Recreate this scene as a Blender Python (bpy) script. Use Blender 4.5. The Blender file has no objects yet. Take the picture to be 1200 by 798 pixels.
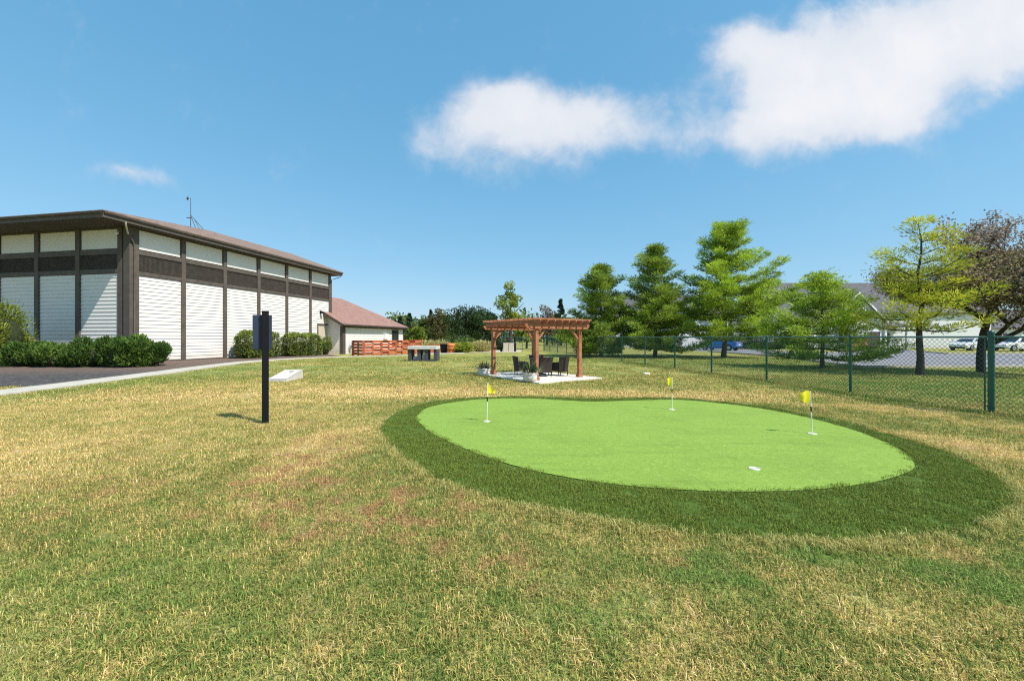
import bpy, bmesh, math, random
import numpy as np
from mathutils import Vector, Matrix
R = math.radians
PI = math.pi
random.seed(7)
RNG = np.random.default_rng(7)
scene = bpy.context.scene
COL = scene.collection

EYE = 1.6
F = 480.0     # focal length in photo pixels (1200 px wide)
HY = 395.0    # horizon row

# ------------------------------------------------------------------ terrain
def sst(a, b, v):
    t = min(1.0, max(0.0, (v - a) / (b - a)))
    return t * t * (3 - 2 * t)

def g(x, y):
    """ground height: flat by the green, falling gently past the hall"""
    fall = -0.0125 * min(max(0.0, y - 26.0), 26.0)
    return fall * sst(-5.0, -12.0, x)

def at(px, py):
    """survey helper: where the sight line of a photo pixel meets the ground"""
    z = 0.0
    for _ in range(6):
        d = F * (EYE - z) / (py - HY)
        x = (px - 600) / F * d
        z = g(x, d)
    return Vector((x, d, z))

# ------------------------------------------------------------------ tagging
def tag(o, label=None, cat=None, group=None, kind=None):
    if label: o['label'] = label
    if cat: o['category'] = cat
    if group: o['group'] = group
    if kind: o['kind'] = kind
    return o

def thing(name, label, cat, loc=(0, 0, 0), rz=0.0, group=None):
    o = bpy.data.objects.new(name, None)
    o.empty_display_size = 0.3
    COL.objects.link(o)
    o.location = loc
    o.rotation_euler = (0, 0, rz)
    return tag(o, label, cat, group)

def copy_tree(o, parent=None):
    c = o.copy()
    COL.objects.link(c)
    c.parent = parent
    for ch in list(o.children):
        copy_tree(ch, c)
    return c

# ------------------------------------------------------------------ mesh builder
class MB:
    def __init__(s):
        s.v = []; s.f = []; s.m = []; s.sm = []
    def add(s, vs, fs, mi=0, smooth=False):
        b = len(s.v)
        s.v += [tuple(p) for p in vs]
        for f in fs:
            s.f.append(tuple(i + b for i in f)); s.m.append(mi); s.sm.append(smooth)
    def box(s, c, size, rot=None, mi=0):
        hx, hy, hz = size[0] / 2, size[1] / 2, size[2] / 2
        vs = [Vector((sx * hx, sy * hy, sz * hz)) for sz in (-1, 1) for sx, sy in ((-1, -1), (1, -1), (1, 1), (-1, 1))]
        if rot is not None:
            vs = [rot @ p for p in vs]
        c = Vector(c)
        s.add([p + c for p in vs], [(3, 2, 1, 0), (4, 5, 6, 7), (0, 1, 5, 4), (1, 2, 6, 5), (2, 3, 7, 6), (3, 0, 4, 7)], mi)
        return s
    def bx(s, x0, x1, y0, y1, z0, z1, mi=0):
        return s.box(((x0 + x1) / 2, (y0 + y1) / 2, (z0 + z1) / 2), (abs(x1 - x0), abs(y1 - y0), abs(z1 - z0)), None, mi)
    def cbox(s, x0, x1, y0, y1, z0, z1, c=0.01, mi=0):
        """box with chamfered vertical edges and top"""
        def ring(i, z):
            return [(x0 + i + c, y0 + i, z), (x1 - i - c, y0 + i, z), (x1 - i, y0 + i + c, z), (x1 - i, y1 - i - c, z),
                    (x1 - i - c, y1 - i, z), (x0 + i + c, y1 - i, z), (x0 + i, y1 - i - c, z), (x0 + i, y0 + i + c, z)]
        s.loft([ring(0, z0), ring(0, z1 - c), ring(c, z1)], mi)
        return s
    def bar(s, a, b, w, h=None, mi=0):
        """square bar from a to b"""
        a = Vector(a); b = Vector(b); h = h or w
        d = b - a
        q = d.to_track_quat('Z', 'Y').to_matrix()
        s.box((a + b) / 2, (w, h, d.length), q, mi)
        return s
    def loft(s, rings, mi=0, cap=True, smooth=False):
        n = len(rings[0]); vs = [p for r in rings for p in r]
        fs = []
        for k in range(len(rings) - 1):
            for i in range(n):
                j = (i + 1) % n
                fs.append((k * n + i, k * n + j, (k + 1) * n + j, (k + 1) * n + i))
        s.add(vs, fs, mi, smooth)
        if cap:
            s.add(rings[0], [tuple(range(n - 1, -1, -1))], mi)
            s.add(rings[-1], [tuple(range(n))], mi)
        return s
    def tube(s, pts, radii, n=8, mi=0, smooth=True, cap=True):
        pts = [Vector(p) for p in pts]
        if not hasattr(radii, '__len__'): radii = [radii] * len(pts)
        rings = []
        for i, p in enumerate(pts):
            d = (pts[min(i + 1, len(pts) - 1)] - pts[max(i - 1, 0)])
            if d.length < 1e-9: d = Vector((0, 0, 1))
            d.normalize()
            up = Vector((1, 0, 0)) if abs(d.x) < 0.8 else Vector((0, 1, 0))
            a = d.cross(up).normalized(); b = d.cross(a)
            rings.append([p + (a * math.cos(t) + b * math.sin(t)) * radii[i] for t in [2 * PI * k / n for k in range(n)]])
        return s.loft(rings, mi, cap, smooth)
    def lathe(s, prof, c=(0, 0, 0), n=20, mi=0, smooth=True):
        rings = [[(c[0] + r * math.cos(2 * PI * k / n), c[1] + r * math.sin(2 * PI * k / n), c[2] + z) for k in range(n)] for r, z in prof]
        return s.loft(rings, mi, True, smooth)
    def build(s, name, mats, parent=None, fix=True):
        me = bpy.data.meshes.new(name)
        me.from_pydata(s.v, [], s.f)
        if not isinstance(mats, (list, tuple)): mats = [mats]
        for m in mats: me.materials.append(m)
        me.polygons.foreach_set('material_index', s.m)
        me.polygons.foreach_set('use_smooth', s.sm)
        if fix:
            bm = bmesh.new(); bm.from_mesh(me)
            bmesh.ops.recalc_face_normals(bm, faces=bm.faces)
            bm.to_mesh(me); bm.free()
        me.update()
        o = bpy.data.objects.new(name, me)
        COL.objects.link(o)
        if parent is not None: o.parent = parent
        return o

def add_bevel(o, w=0.01, seg=1):
    m = o.modifiers.new('bevel', 'BEVEL'); m.width = w; m.segments = seg; m.limit_method = 'ANGLE'
    return o

# ------------------------------------------------------------------ materials
class NT:
    def __init__(s, nt): s.t = nt
    def n(s, typ, **kw):
        nd = s.t.nodes.new(typ)
        for k, v in kw.items(): setattr(nd, k, v)
        return nd
    def link(s, a, b): s.t.links.new(a, b)
    def val(s, sock, v):
        if hasattr(v, 'is_output') or isinstance(v, bpy.types.NodeSocket): s.link(v, sock)
        else: sock.default_value = v
    def math(s, op, a, b=0.0, c=None, clamp=False):
        nd = s.n('ShaderNodeMath', operation=op, use_clamp=clamp)
        s.val(nd.inputs[0], a); s.val(nd.inputs[1], b)
        if c is not None: s.val(nd.inputs[2], c)
        return nd.outputs[0]
    def vmath(s, op, a, b=(0, 0, 0)):
        nd = s.n('ShaderNodeVectorMath', operation=op)
        s.val(nd.inputs[0], a); s.val(nd.inputs[1], b)
        return nd.outputs['Value'] if op in ('LENGTH', 'DOT_PRODUCT', 'DISTANCE') else nd.outputs[0]
    def mix(s, f, a, b):
        nd = s.n('ShaderNodeMix', data_type='RGBA')
        s.val(nd.inputs[0], f)
        for k, v in ((6, a), (7, b)):
            if isinstance(v, (tuple, list)) and len(v) == 3: v = (*v, 1)
            s.val(nd.inputs[k], v)
        return nd.outputs[2]
    def noise(s, vec, scale, detail=4.0, rough=0.55, dist=0.0):
        nd = s.n('ShaderNodeTexNoise')
        nd.inputs['Scale'].default_value = scale; nd.inputs['Detail'].default_value = detail
        nd.inputs['Roughness'].default_value = rough; nd.inputs['Distortion'].default_value = dist
        if vec is not None: s.link(vec, nd.inputs['Vector'])
        return nd.outputs['Fac']
    def ramp(s, f, stops):
        nd = s.n('ShaderNodeValToRGB')
        el = nd.color_ramp.elements
        while len(el) < len(stops): el.new(0.5)
        for e, (p, c) in zip(el, stops):
            e.position = p; e.color = (*c, 1) if len(c) == 3 else c
        s.link(f, nd.inputs[0])
        return nd.outputs[0]
    def mapr(s, v, a, b, c=0.0, d=1.0, smooth=True):
        nd = s.n('ShaderNodeMapRange', interpolation_type='SMOOTHSTEP' if smooth else 'LINEAR')
        s.val(nd.inputs[0], v)
        for i, q in enumerate((a, b, c, d)): nd.inputs[i + 1].default_value = q
        return nd.outputs[0]

def newmat(name):
    m = bpy.data.materials.new(name); m.use_nodes = True
    nt = NT(m.node_tree)
    b = m.node_tree.nodes['Principled BSDF']
    return m, nt, b

def basic(name, col, rough=0.7, var=0.12, scale=6.0, metal=0.0, bump=0.0, bscale=60.0, spec=0.3, coord='Object', stretch=None, dirt=None):
    m, nt, b = newmat(name)
    tc = nt.n('ShaderNodeTexCoord').outputs[coord]
    vec = tc
    if stretch:
        mp = nt.n('ShaderNodeMapping'); mp.inputs['Scale'].default_value = stretch
        nt.link(tc, mp.inputs[0]); vec = mp.outputs[0]
    n1 = nt.noise(vec, scale, 5, 0.6)
    dk = tuple(c * (1 - var) for c in col); lt = tuple(min(1, c * (1 + var)) for c in col)
    c = nt.ramp(n1, [(0.3, dk), (0.7, lt)])
    if dirt:
        n2 = nt.noise(tc, dirt[1], 6, 0.65)
        c = nt.mix(nt.mapr(n2, 0.5, 0.75, 0, dirt[2]), c, dirt[0])
    nt.link(c, b.inputs['Base Color'])
    b.inputs['Roughness'].default_value = rough; b.inputs['Metallic'].default_value = metal
    b.inputs['Specular IOR Level'].default_value = spec
    if bump > 0:
        bp = nt.n('ShaderNodeBump'); bp.inputs['Strength'].default_value = bump; bp.inputs['Distance'].default_value = 0.02
        nt.link(nt.noise(vec, bscale, 4, 0.6), bp.inputs['Height']); nt.link(bp.outputs[0], b.inputs['Normal'])
    return m

# ---- the lawn's own colour pattern: dry and green patches fixed in the world
def blob(nt, P, cx, cy, rx, ry, ang=0.0):
    mp = nt.n('ShaderNodeMapping', vector_type='TEXTURE')
    mp.inputs['Location'].default_value = (cx, cy, 0)
    mp.inputs['Rotation'].default_value = (0, 0, R(ang))
    mp.inputs['Scale'].default_value = (rx, ry, 1000.0)
    nt.link(P, mp.inputs[0])
    return nt.mapr(nt.vmath('LENGTH', mp.outputs[0]), 0.35, 1.1, 1.0, 0.0)

def lawn_color(nt, tint=None):
    P = nt.n('ShaderNodeNewGeometry').outputs['Position']
    # wobble the coordinates so that no patch has a clean outline
    wn = nt.n('ShaderNodeTexNoise'); wn.inputs['Scale'].default_value = 0.55; wn.inputs['Detail'].default_value = 5; wn.inputs['Roughness'].default_value = 0.65
    nt.link(P, wn.inputs['Vector'])
    w = nt.vmath('SUBTRACT', wn.outputs['Color'], (0.5, 0.5, 0.5))
    sc = nt.n('ShaderNodeVectorMath', operation='SCALE'); nt.link(w, sc.inputs[0]); sc.inputs['Scale'].default_value = 3.2
    Q = nt.vmath('ADD', P, sc.outputs[0])
    dry = nt.math('MULTIPLY', nt.noise(P, 0.35, 6, 0.62), 1.0)
    dry = nt.math('ADD', nt.math('MULTIPLY', nt.math('SUBTRACT', dry, 0.5), 0.85), 0.30)
    for (cx, cy, rx, ry, a, wt) in DRY:
        dry = nt.math('ADD', dry, nt.math('MULTIPLY', blob(nt, Q, cx, cy, rx, ry, a), wt))
    fine = nt.noise(P, 7.0, 5, 0.7)
    mid = nt.noise(P, 1.7, 4, 0.6)
    dry = nt.math('ADD', dry, nt.math('MULTIPLY', nt.math('SUBTRACT', mid, 0.5), 0.9))
    dry = nt.math('ADD', dry, nt.math('MULTIPLY', nt.math('SUBTRACT', fine, 0.5), 1.3))
    if tint is not None:
        dry = nt.math('ADD', dry, nt.math('MULTIPLY', nt.math('SUBTRACT', tint, 0.5), 1.15))
    c = nt.ramp(dry, [(0.0, (0.150, 0.215, 0.045)), (0.25, (0.310, 0.340, 0.085)), (0.45, (0.490, 0.420, 0.120)),
                      (0.65, (0.625, 0.455, 0.150)), (0.85, (0.750, 0.530, 0.220)), (1.0, (0.850, 0.670, 0.350))])
    red = nt.math('MULTIPLY', nt.noise(P, 1.1, 5, 0.65), 1.0)
    red = nt.mapr(red, 0.52, 0.68, 0, 0.30)
    for (cx, cy, rx, ry, a, wt) in RED:
        red = nt.math('ADD', red, nt.math('MULTIPLY', nt.math('MULTIPLY', blob(nt, Q, cx, cy, rx, ry, a), nt.mapr(nt.noise(P, 3.2, 5, 0.75), 0.46, 0.62)), wt))
    red = nt.math('MINIMUM', red, 0.8)
    c = nt.mix(red, c, (0.50, 0.290, 0.135))
    lush = nt.mapr(nt.noise(P, 0.9, 3, 0.5), 0.60, 0.75, 0, 0.30)
    for (cx, cy, rx, ry, a, wt) in LUSH:
        lush = nt.math('ADD', lush, nt.math('MULTIPLY', nt.math('MULTIPLY', blob(nt, Q, cx, cy, rx, ry, a), nt.mapr(nt.noise(P, 1.8, 4, 0.6), 0.30, 0.60)), wt))
    lush = nt.math('MINIMUM', lush, 0.85)
    c = nt.mix(lush, c, (0.185, 0.290, 0.060))
    if tint is not None:    # every blade differs in lightness, from dead and pale to fresh and dark
        v = nt.math('FRACT', nt.math('MULTIPLY', tint, 7.31))
        hs = nt.n('ShaderNodeHueSaturation'); nt.link(c, hs.inputs['Color']); nt.link(nt.mapr(v, 0.0, 1.0, 0.58, 1.62, False), hs.inputs['Value'])
        c = hs.outputs[0]
    return c, fine

DRY = [(-9.0, 8.5, 7.5, 4.2, -8, 0.28), (-6.5, 12.5, 7.0, 3.0, 0, 0.28), (-5.5, 5.0, 4.0, 2.0, 0, 0.10), (-1.5, 11.8, 6.0, 1.5, 0, 0.30),
       (-2.6, 5.9, 0.8, 2.6, 0, 0.34), (5.0, 11.2, 5.0, 1.2, -5, 0.36), (8.0, 9.2, 3.0, 0.8, -30, 0.36), (6.8, 5.9, 0.8, 1.9, 35, 0.42),
       (-7.0, 5.5, 3.0, 1.8, 0, 0.12), (1.6, 1.9, 1.6, 0.7, 0, 0.10), (0.0, 23, 9, 4, 0, 0.12), (9.4, 6.8, 2.0, 0.7, -40, 0.25)]
RED = [(-2.0, 4.2, 1.5, 1.1, 0, 0.9), (-1.0, 3.55, 0.9, 0.5, 0, 0.8), (-2.7, 5.6, 0.9, 1.5, 0, 0.8), (0.1, 3.0, 0.7, 0.35, 0, 0.7), (-4.6, 4.3, 1.6, 1.0, 0, 0.55),
       (-10, 11.5, 5, 1.3, 0, 0.45), (-3.0, 12.8, 4, 1.0, 0, 0.35)]
LUSH = [(1.6, 2.95, 1.4, 0.32, 0, 0.9), (3.3, 2.8, 1.5, 0.45, 10, 0.8), (-2.2, 2.3, 1.6, 0.5, 0, 0.5), (4.2, 1.9, 1.2, 0.5, 0, 0.4), (0.25, 2.5, 0.6, 0.35, 0, 0.6), (-3.2, 2.8, 1.3, 0.5, 0, 0.4), (-13.5, 17, 1.6, 12, 6, 0.55), (-6, 21, 10, 3.5, 0, 0.35),
        (15, 13, 8, 5, 0, 0.8), (18, 25, 20, 9, 0, 0.7), (-4, 30, 14, 6, 0, 0.4), (9.7, 9.5, 0.7, 6.0, 9, 0.55), (4.8, 3.6, 0.9, 0.6, 0, 0.4)]

def lawn_material():
    m, nt, b = newmat('lawn_turf')
    c, fine = lawn_color(nt)
    P = nt.n('ShaderNodeNewGeometry').outputs['Position']
    f2 = nt.noise(P, 34.0, 4, 0.7)
    c = nt.mix(nt.mapr(f2, 0.34, 0.54, 0.85, 0.0), c, (0.085, 0.075, 0.028))   # soil and thatch between blades
    f3 = nt.noise(P, 12.0, 4, 0.7)
    c = nt.mix(nt.mapr(f3, 0.52, 0.70, 0.0, 0.5), c, (0.74, 0.62, 0.31))
    nt.link(c, b.inputs['Base Color']); b.inputs['Roughness'].default_value = 0.9
    b.inputs['Specular IOR Level'].default_value = 0.1
    bp = nt.n('ShaderNodeBump'); bp.inputs['Strength'].default_value = 0.9; bp.inputs['Distance'].default_value = 0.05
    nt.link(nt.math('ADD', f2, nt.math('MULTIPLY', f3, 1.6)), bp.inputs['Height']); nt.link(bp.outputs[0], b.inputs['Normal'])
    return m

def translucent_out(nt, m, b, color, fac=0.3):
    tr = nt.n('ShaderNodeBsdfTranslucent'); nt.link(color, tr.inputs[0])
    mx = nt.n('ShaderNodeMixShader'); mx.inputs[0].default_value = fac
    nt.link(b.outputs[0], mx.inputs[1]); nt.link(tr.outputs[0], mx.inputs[2])
    nt.link(mx.outputs[0], m.node_tree.nodes['Material Output'].inputs[0])

def blade_material():
    m, nt, b = newmat('grass_blades')
    at_ = nt.n('ShaderNodeAttribute', attribute_name='tint')
    c, _ = lawn_color(nt, at_.outputs['Fac'])
    nt.link(c, b.inputs['Base Color']); b.inputs['Roughness'].default_value = 0.65
    b.inputs['Specular IOR Level'].default_value = 0.2
    translucent_out(nt, m, b, c, 0.3)
    return m

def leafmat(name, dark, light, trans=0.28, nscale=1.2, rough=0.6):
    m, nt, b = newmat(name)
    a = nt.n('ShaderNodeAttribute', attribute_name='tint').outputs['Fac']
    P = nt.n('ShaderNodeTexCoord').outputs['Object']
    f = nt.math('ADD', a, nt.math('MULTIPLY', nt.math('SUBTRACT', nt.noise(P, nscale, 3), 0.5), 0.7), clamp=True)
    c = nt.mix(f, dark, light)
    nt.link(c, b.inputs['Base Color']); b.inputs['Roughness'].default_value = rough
    b.inputs['Specular IOR Level'].default_value = 0.2
    translucent_out(nt, m, b, c, trans)
    return m

def turf_material(name, c0, c1, c2, sc=70.0, bump=0.5, streak=True):
    m, nt, b = newmat(name)
    P = nt.n('ShaderNodeNewGeometry').outputs['Position']
    f = nt.noise(P, sc, 4, 0.7)
    big = nt.noise(P, 0.9, 5, 0.6)
    c = nt.ramp(f, [(0.3, c0), (0.5, c1), (0.72, c2)])
    c = nt.mix(nt.mapr(big, 0.42, 0.70, 0.0, 0.42), c, tuple(q * 0.74 for q in c1))
    if streak:   # brush marks of the pile
        mp = nt.n('ShaderNodeMapping'); mp.inputs['Rotation'].default_value = (0, 0, R(-52)); mp.inputs['Scale'].default_value = (0.45, 4.0, 1)
        nt.link(P, mp.inputs[0])
        s = nt.noise(mp.outputs[0], 1.4, 5, 0.65)
        c = nt.mix(nt.mapr(s, 0.52, 0.68, 0.0, 0.42), c, tuple(q * 0.66 for q in c1))
        s2 = nt.noise(P, 14.0, 5, 0.75)
        c = nt.mix(nt.mapr(s2, 0.48, 0.70, 0.0, 0.32), c, tuple(min(1, q * 1.25) for q in c2))
        s3 = nt.noise(P, 22.0, 4, 0.75)
        c = nt.mix(nt.mapr(s3, 0.30, 0.50, 0.5, 0.0), c, tuple(q * 0.6 for q in c1))
    nt.link(c, b.inputs['Base Color']); b.inputs['Roughness'].default_value = 0.85
    b.inputs['Specular IOR Level'].default_value = 0.15
    bp = nt.n('ShaderNodeBump'); bp.inputs['Strength'].default_value = bump; bp.inputs['Distance'].default_value = 0.012
    nt.link(nt.noise(P, sc * 1.3, 3, 0.7), bp.inputs['Height']); nt.link(bp.outputs[0], b.inputs['Normal'])
    return m

def siding_material(name, col):
    m, nt, b = newmat(name)
    P = nt.n('ShaderNodeTexCoord').outputs['Object']
    n1 = nt.noise(P, 1.3, 6, 0.6)
    c = nt.ramp(n1, [(0.25, tuple(q * 0.93 for q in col)), (0.75, col)])
    mp = nt.n('ShaderNodeMapping'); mp.inputs['Scale'].default_value = (9, 9, 0.6); nt.link(P, mp.inputs[0])
    st = nt.noise(mp.outputs[0], 1.0, 5, 0.65)
    c = nt.mix(nt.mapr(st, 0.55, 0.85, 0.0, 0.25), c, tuple(q * 0.72 for q in col))
    sz = nt.n('ShaderNodeSeparateXYZ'); nt.link(P, sz.inputs[0])   # rain splash dirt at the foot of the wall
    sp = nt.math('ADD', nt.mapr(sz.outputs[2], 0.0, 0.7, 0.5, 0.0), nt.mapr(nt.noise(P, 4.0, 5, 0.7), 0.45, 0.8, 0.0, 0.16))
    c = nt.mix(sp, c, tuple(q * t_ for q, t_ in zip(col, (0.66, 0.60, 0.52))))
    # boards weather a little differently from one another
    rw = nt.math('FLOOR', nt.math('DIVIDE', sz.outputs[2], 0.235))
    wn_ = nt.n('ShaderNodeTexWhiteNoise', noise_dimensions='1D'); nt.link(rw, wn_.inputs['W'])
    c = nt.mix(nt.mapr(wn_.outputs[0], 0.0, 1.0, 0.0, 0.22, False), c, tuple(q * 0.82 for q in col))
    nt.link(c, b.inputs['Base Color']); b.inputs['Roughness'].default_value = 0.65
    b.inputs['Specular IOR Level'].default_value = 0.25
    return m

def shingle_material(name, a, b_, sc=3.2):
    m, nt, b = newmat(name)
    P = nt.n('ShaderNodeTexCoord').outputs['Object']
    br = nt.n('ShaderNodeTexBrick'); br.inputs['Scale'].default_value = sc
    br.inputs['Color1'].default_value = (*a, 1); br.inputs['Color2'].default_value = (*b_, 1)
    br.inputs['Mortar'].default_value = (*[q * 0.45 for q in a], 1); br.inputs['Mortar Size'].default_value = 0.012
    br.inputs['Brick Width'].default_value = 0.9; br.inputs['Row Height'].default_value = 0.42
    nt.link(P, br.inputs['Vector'])
    n = nt.noise(P, 2.5, 6, 0.7)
    c = nt.mix(nt.mapr(n, 0.35, 0.7, 0.0, 0.55), br.outputs[0], tuple(q * 1.35 for q in b_))
    nt.link(c, b.inputs['Base Color']); b.inputs['Roughness'].default_value = 0.95
    bp = nt.n('ShaderNodeBump'); bp.inputs['Strength'].default_value = 0.4; bp.inputs['Distance'].default_value = 0.03
    nt.link(nt.noise(P, 14, 4), bp.inputs['Height']); nt.link(bp.outputs[0], b.inputs['Normal'])
    return m

def wood_material(name, a, b_, rough=0.7):
    m, nt, b = newmat(name)
    P = nt.n('ShaderNodeTexCoord').outputs['Object']
    n = nt.noise(P, 5.0, 6, 0.65, 0.6)
    n2 = nt.noise(P, 38.0, 4, 0.6)
    f = nt.math('ADD', nt.math('MULTIPLY', n, 0.7), nt.math('MULTIPLY', n2, 0.3))
    c = nt.ramp(f, [(0.35, a), (0.65, b_)])
    nt.link(c, b.inputs['Base Color']); b.inputs['Roughness'].default_value = rough
    bp = nt.n('ShaderNodeBump'); bp.inputs['Strength'].default_value = 0.3; bp.inputs['Distance'].default_value = 0.01
    nt.link(n2, bp.inputs['Height']); nt.link(bp.outputs[0], b.inputs['Normal'])
    return m

M = {}
M['lawn'] = lawn_material()
M['blade'] = blade_material()
M['green'] = turf_material('putting_turf', (0.150, 0.250, 0.036), (0.235, 0.355, 0.056), (0.33, 0.46, 0.105), 60.0, 0.6)
M['fringe'] = turf_material('fringe_turf', (0.040, 0.072, 0.010), (0.075, 0.125, 0.018), (0.14, 0.20, 0.04), 40.0, 0.8, False)
M['fringe_blade'] = leafmat('fringe_blades', (0.060, 0.092, 0.008), (0.33, 0.40, 0.075), 0.2, 2.2)
M['concrete'] = basic('pale_concrete', (0.52, 0.475, 0.39), 0.9, 0.14, 2.2, bump=0.3, bscale=40, dirt=((0.30, 0.26, 0.20), 1.2, 0.5))
M['slab'] = basic('patio_concrete', (0.70, 0.645, 0.545), 0.9, 0.08, 2.0, bump=0.2, bscale=30, dirt=((0.45, 0.40, 0.32), 1.6, 0.35))
M['asphalt'] = basic('worn_asphalt', (0.235, 0.228, 0.24), 0.95, 0.12, 0.6, bump=0.4, bscale=25, dirt=((0.15, 0.15, 0.155), 0.35, 0.6))
M['siding'] = siding_material('cream_siding', (0.79, 0.75, 0.695))
M['clere'] = siding_material('cream_panel', (0.77, 0.74, 0.70))
M['white'] = basic('white_paint', (0.82, 0.81, 0.78), 0.6, 0.05, 3)
M['trim'] = basic('brown_trim', (0.105, 0.086, 0.072), 0.7, 0.2, 3.0, bump=0.15, dirt=((0.16, 0.135, 0.115), 1.4, 0.5))
M['soffit'] = basic('dark_soffit', (0.085, 0.070, 0.060), 0.8, 0.15, 2.0)
M['roof'] = shingle_material('brown_shingles', (0.14, 0.095, 0.075), (0.24, 0.165, 0.125))
M['wingroof'] = shingle_material('red_shingles', (0.22, 0.120, 0.095), (0.31, 0.175, 0.14))
M['greyroof'] = shingle_material('grey_shingles', (0.080, 0.075, 0.082), (0.125, 0.118, 0.122), 2.0)
M['cedar'] = wood_material('cedar', (0.20, 0.068, 0.030), (0.50, 0.205, 0.095))
M['redwood'] = wood_material('red_stained_wood', (0.33, 0.070, 0.026), (0.58, 0.165, 0.070))
M['orangewood'] = wood_material('orange_wood', (0.62, 0.14, 0.030), (0.80, 0.26, 0.06))
M['black'] = basic('black_metal', (0.006, 0.006, 0.008), 0.6, 0.2, 4, spec=0.2)
M['navy'] = basic('dark_navy_board', (0.020, 0.032, 0.062), 0.5, 0.2, 3, spec=0.5)
M['wicker'] = basic('dark_wicker', (0.040, 0.030, 0.026), 0.6, 0.3, 40, bump=0.6, bscale=70)
M['cushion'] = basic('pale_cushion', (0.60, 0.54, 0.44), 0.9, 0.08, 8)
M['pot'] = basic('whitewashed_pot', (0.66, 0.63, 0.585), 0.85, 0.2, 9, bump=0.4, dirt=((0.34, 0.31, 0.27), 6.0, 0.6))
M['soil'] = basic('dark_soil', (0.05, 0.032, 0.022), 1.0, 0.3, 20)
M['fencegreen'] = basic('green_vinyl', (0.010, 0.082, 0.060), 0.4, 0.15, 4, spec=0.5)
M['wire'] = basic('green_vinyl_wire', (0.020, 0.075, 0.060), 0.4, 0.15, 4, spec=0.5)
M['galv'] = basic('weathered_rail', (0.085, 0.17, 0.15), 0.45, 0.15, 4, metal=0.2, spec=0.5)
M['bark'] = basic('grey_brown_bark', (0.115, 0.088, 0.068), 0.95, 0.3, 5, bump=0.8, bscale=18)
M['darkbark'] = basic('dark_bark', (0.065, 0.048, 0.040), 0.95, 0.3, 5, bump=0.8, bscale=18)
M['stemcore'] = basic('stems_and_dark_core', (0.035, 0.045, 0.018), 1.0, 0.4, 14, bump=1.0, bscale=22)  # for bush stems and the dark core added inside each bush
M['boardpaint'] = basic('weathered_cream_paint', (0.60, 0.555, 0.49), 0.75, 0.1, 5, dirt=((0.40, 0.36, 0.30), 3.0, 0.5))
M['housewhite'] = siding_material('white_house_siding', (0.76, 0.76, 0.76))
M['stone'] = basic('pale_stone', (0.60, 0.575, 0.53), 0.85, 0.15, 5, bump=0.3)
M['darkstone'] = basic('charcoal_block', (0.075, 0.072, 0.075), 0.8, 0.2, 5, bump=0.4)
M['yellow'] = basic('yellow_flag', (0.92, 0.74, 0.03), 0.6, 0.04, 6)
M['poleyellow'] = basic('pale_pole', (0.82, 0.80, 0.66), 0.4, 0.04, 6)
M['rubber'] = basic('tyre_rubber', (0.02, 0.02, 0.021), 0.8, 0.1, 9)
M['alloy'] = basic('alloy', (0.45, 0.46, 0.48), 0.35, 0.1, 9, metal=0.8)
M['darkglass'] = basic('dark_glass', (0.025, 0.032, 0.04), 0.08, 0.1, 1, spec=0.8)
M['brick'] = basic('red_brick', (0.36, 0.15, 0.10), 0.9, 0.2, 9)
M['redlens'] = basic('red_lens', (0.55, 0.02, 0.02), 0.25, 0.05, 5, spec=0.7)
M['clearlens'] = basic('clear_lens', (0.7, 0.72, 0.74), 0.15, 0.05, 5, spec=0.7)
M['shade'] = basic('beige_metal', (0.55, 0.49, 0.38), 0.7, 0.08, 6)

def mulch_material():
    m, nt, b = newmat('bark_mulch')
    P = nt.n('ShaderNodeNewGeometry').outputs['Position']
    v = nt.n('ShaderNodeTexVoronoi'); v.inputs['Scale'].default_value = 13; nt.link(P, v.inputs['Vector'])
    n = nt.math('ADD', nt.math('MULTIPLY', nt.noise(P, 5, 6, 0.8), 1.6), -0.3)
    c = nt.ramp(nt.math('ADD', nt.math('MULTIPLY', v.outputs['Color'], 0.4), nt.math('MULTIPLY', n, 0.6)), [(0.25, (0.030, 0.027, 0.026)), (0.55, (0.095, 0.086, 0.080)), (0.85, (0.24, 0.205, 0.18))])
    # the older, redder mulch under the bushes and along the walls
    red = nt.mapr(nt.math('ADD', nt.vmath('DOT_PRODUCT', P, (-0.184, 0.983, 0)), nt.math('MULTIPLY', nt.math('SUBTRACT', nt.noise(P, 0.5, 4), 0.5), 5.0)), 19.0, 24.0, 0.0, 0.65)
    c = nt.mix(red, c, (0.23, 0.145, 0.10))
    nt.link(c, b.inputs['Base Color']); b.inputs['Roughness'].default_value = 1.0
    bp = nt.n('ShaderNodeBump'); bp.inputs['Strength'].default_value = 1.0; bp.inputs['Distance'].default_value = 0.06
    nt.link(nt.math('ADD', v.outputs['Distance'], n), bp.inputs['Height']); nt.link(bp.outputs[0], b.inputs['Normal'])
    return m
M['mulch'] = mulch_material()

def carpaint(name, col):
    m, nt, b = newmat(name)
    P = nt.n('ShaderNodeTexCoord').outputs['Object']
    c = nt.mix(nt.noise(P, 3, 3), tuple(q * 0.94 for q in col), col)
    nt.link(c, b.inputs['Base Color']); b.inputs['Roughness'].default_value = 0.35
    b.inputs['Coat Weight'].default_value = 0.6; b.inputs['Coat Roughness'].default_value = 0.08
    return m
M['blue'] = carpaint('blue_car_paint', (0.02, 0.19, 0.52))
M['carwhite'] = carpaint('white_car_paint', (0.76, 0.76, 0.75))
M['silver'] = carpaint('silver_car_paint', (0.42, 0.43, 0.44))

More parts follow.
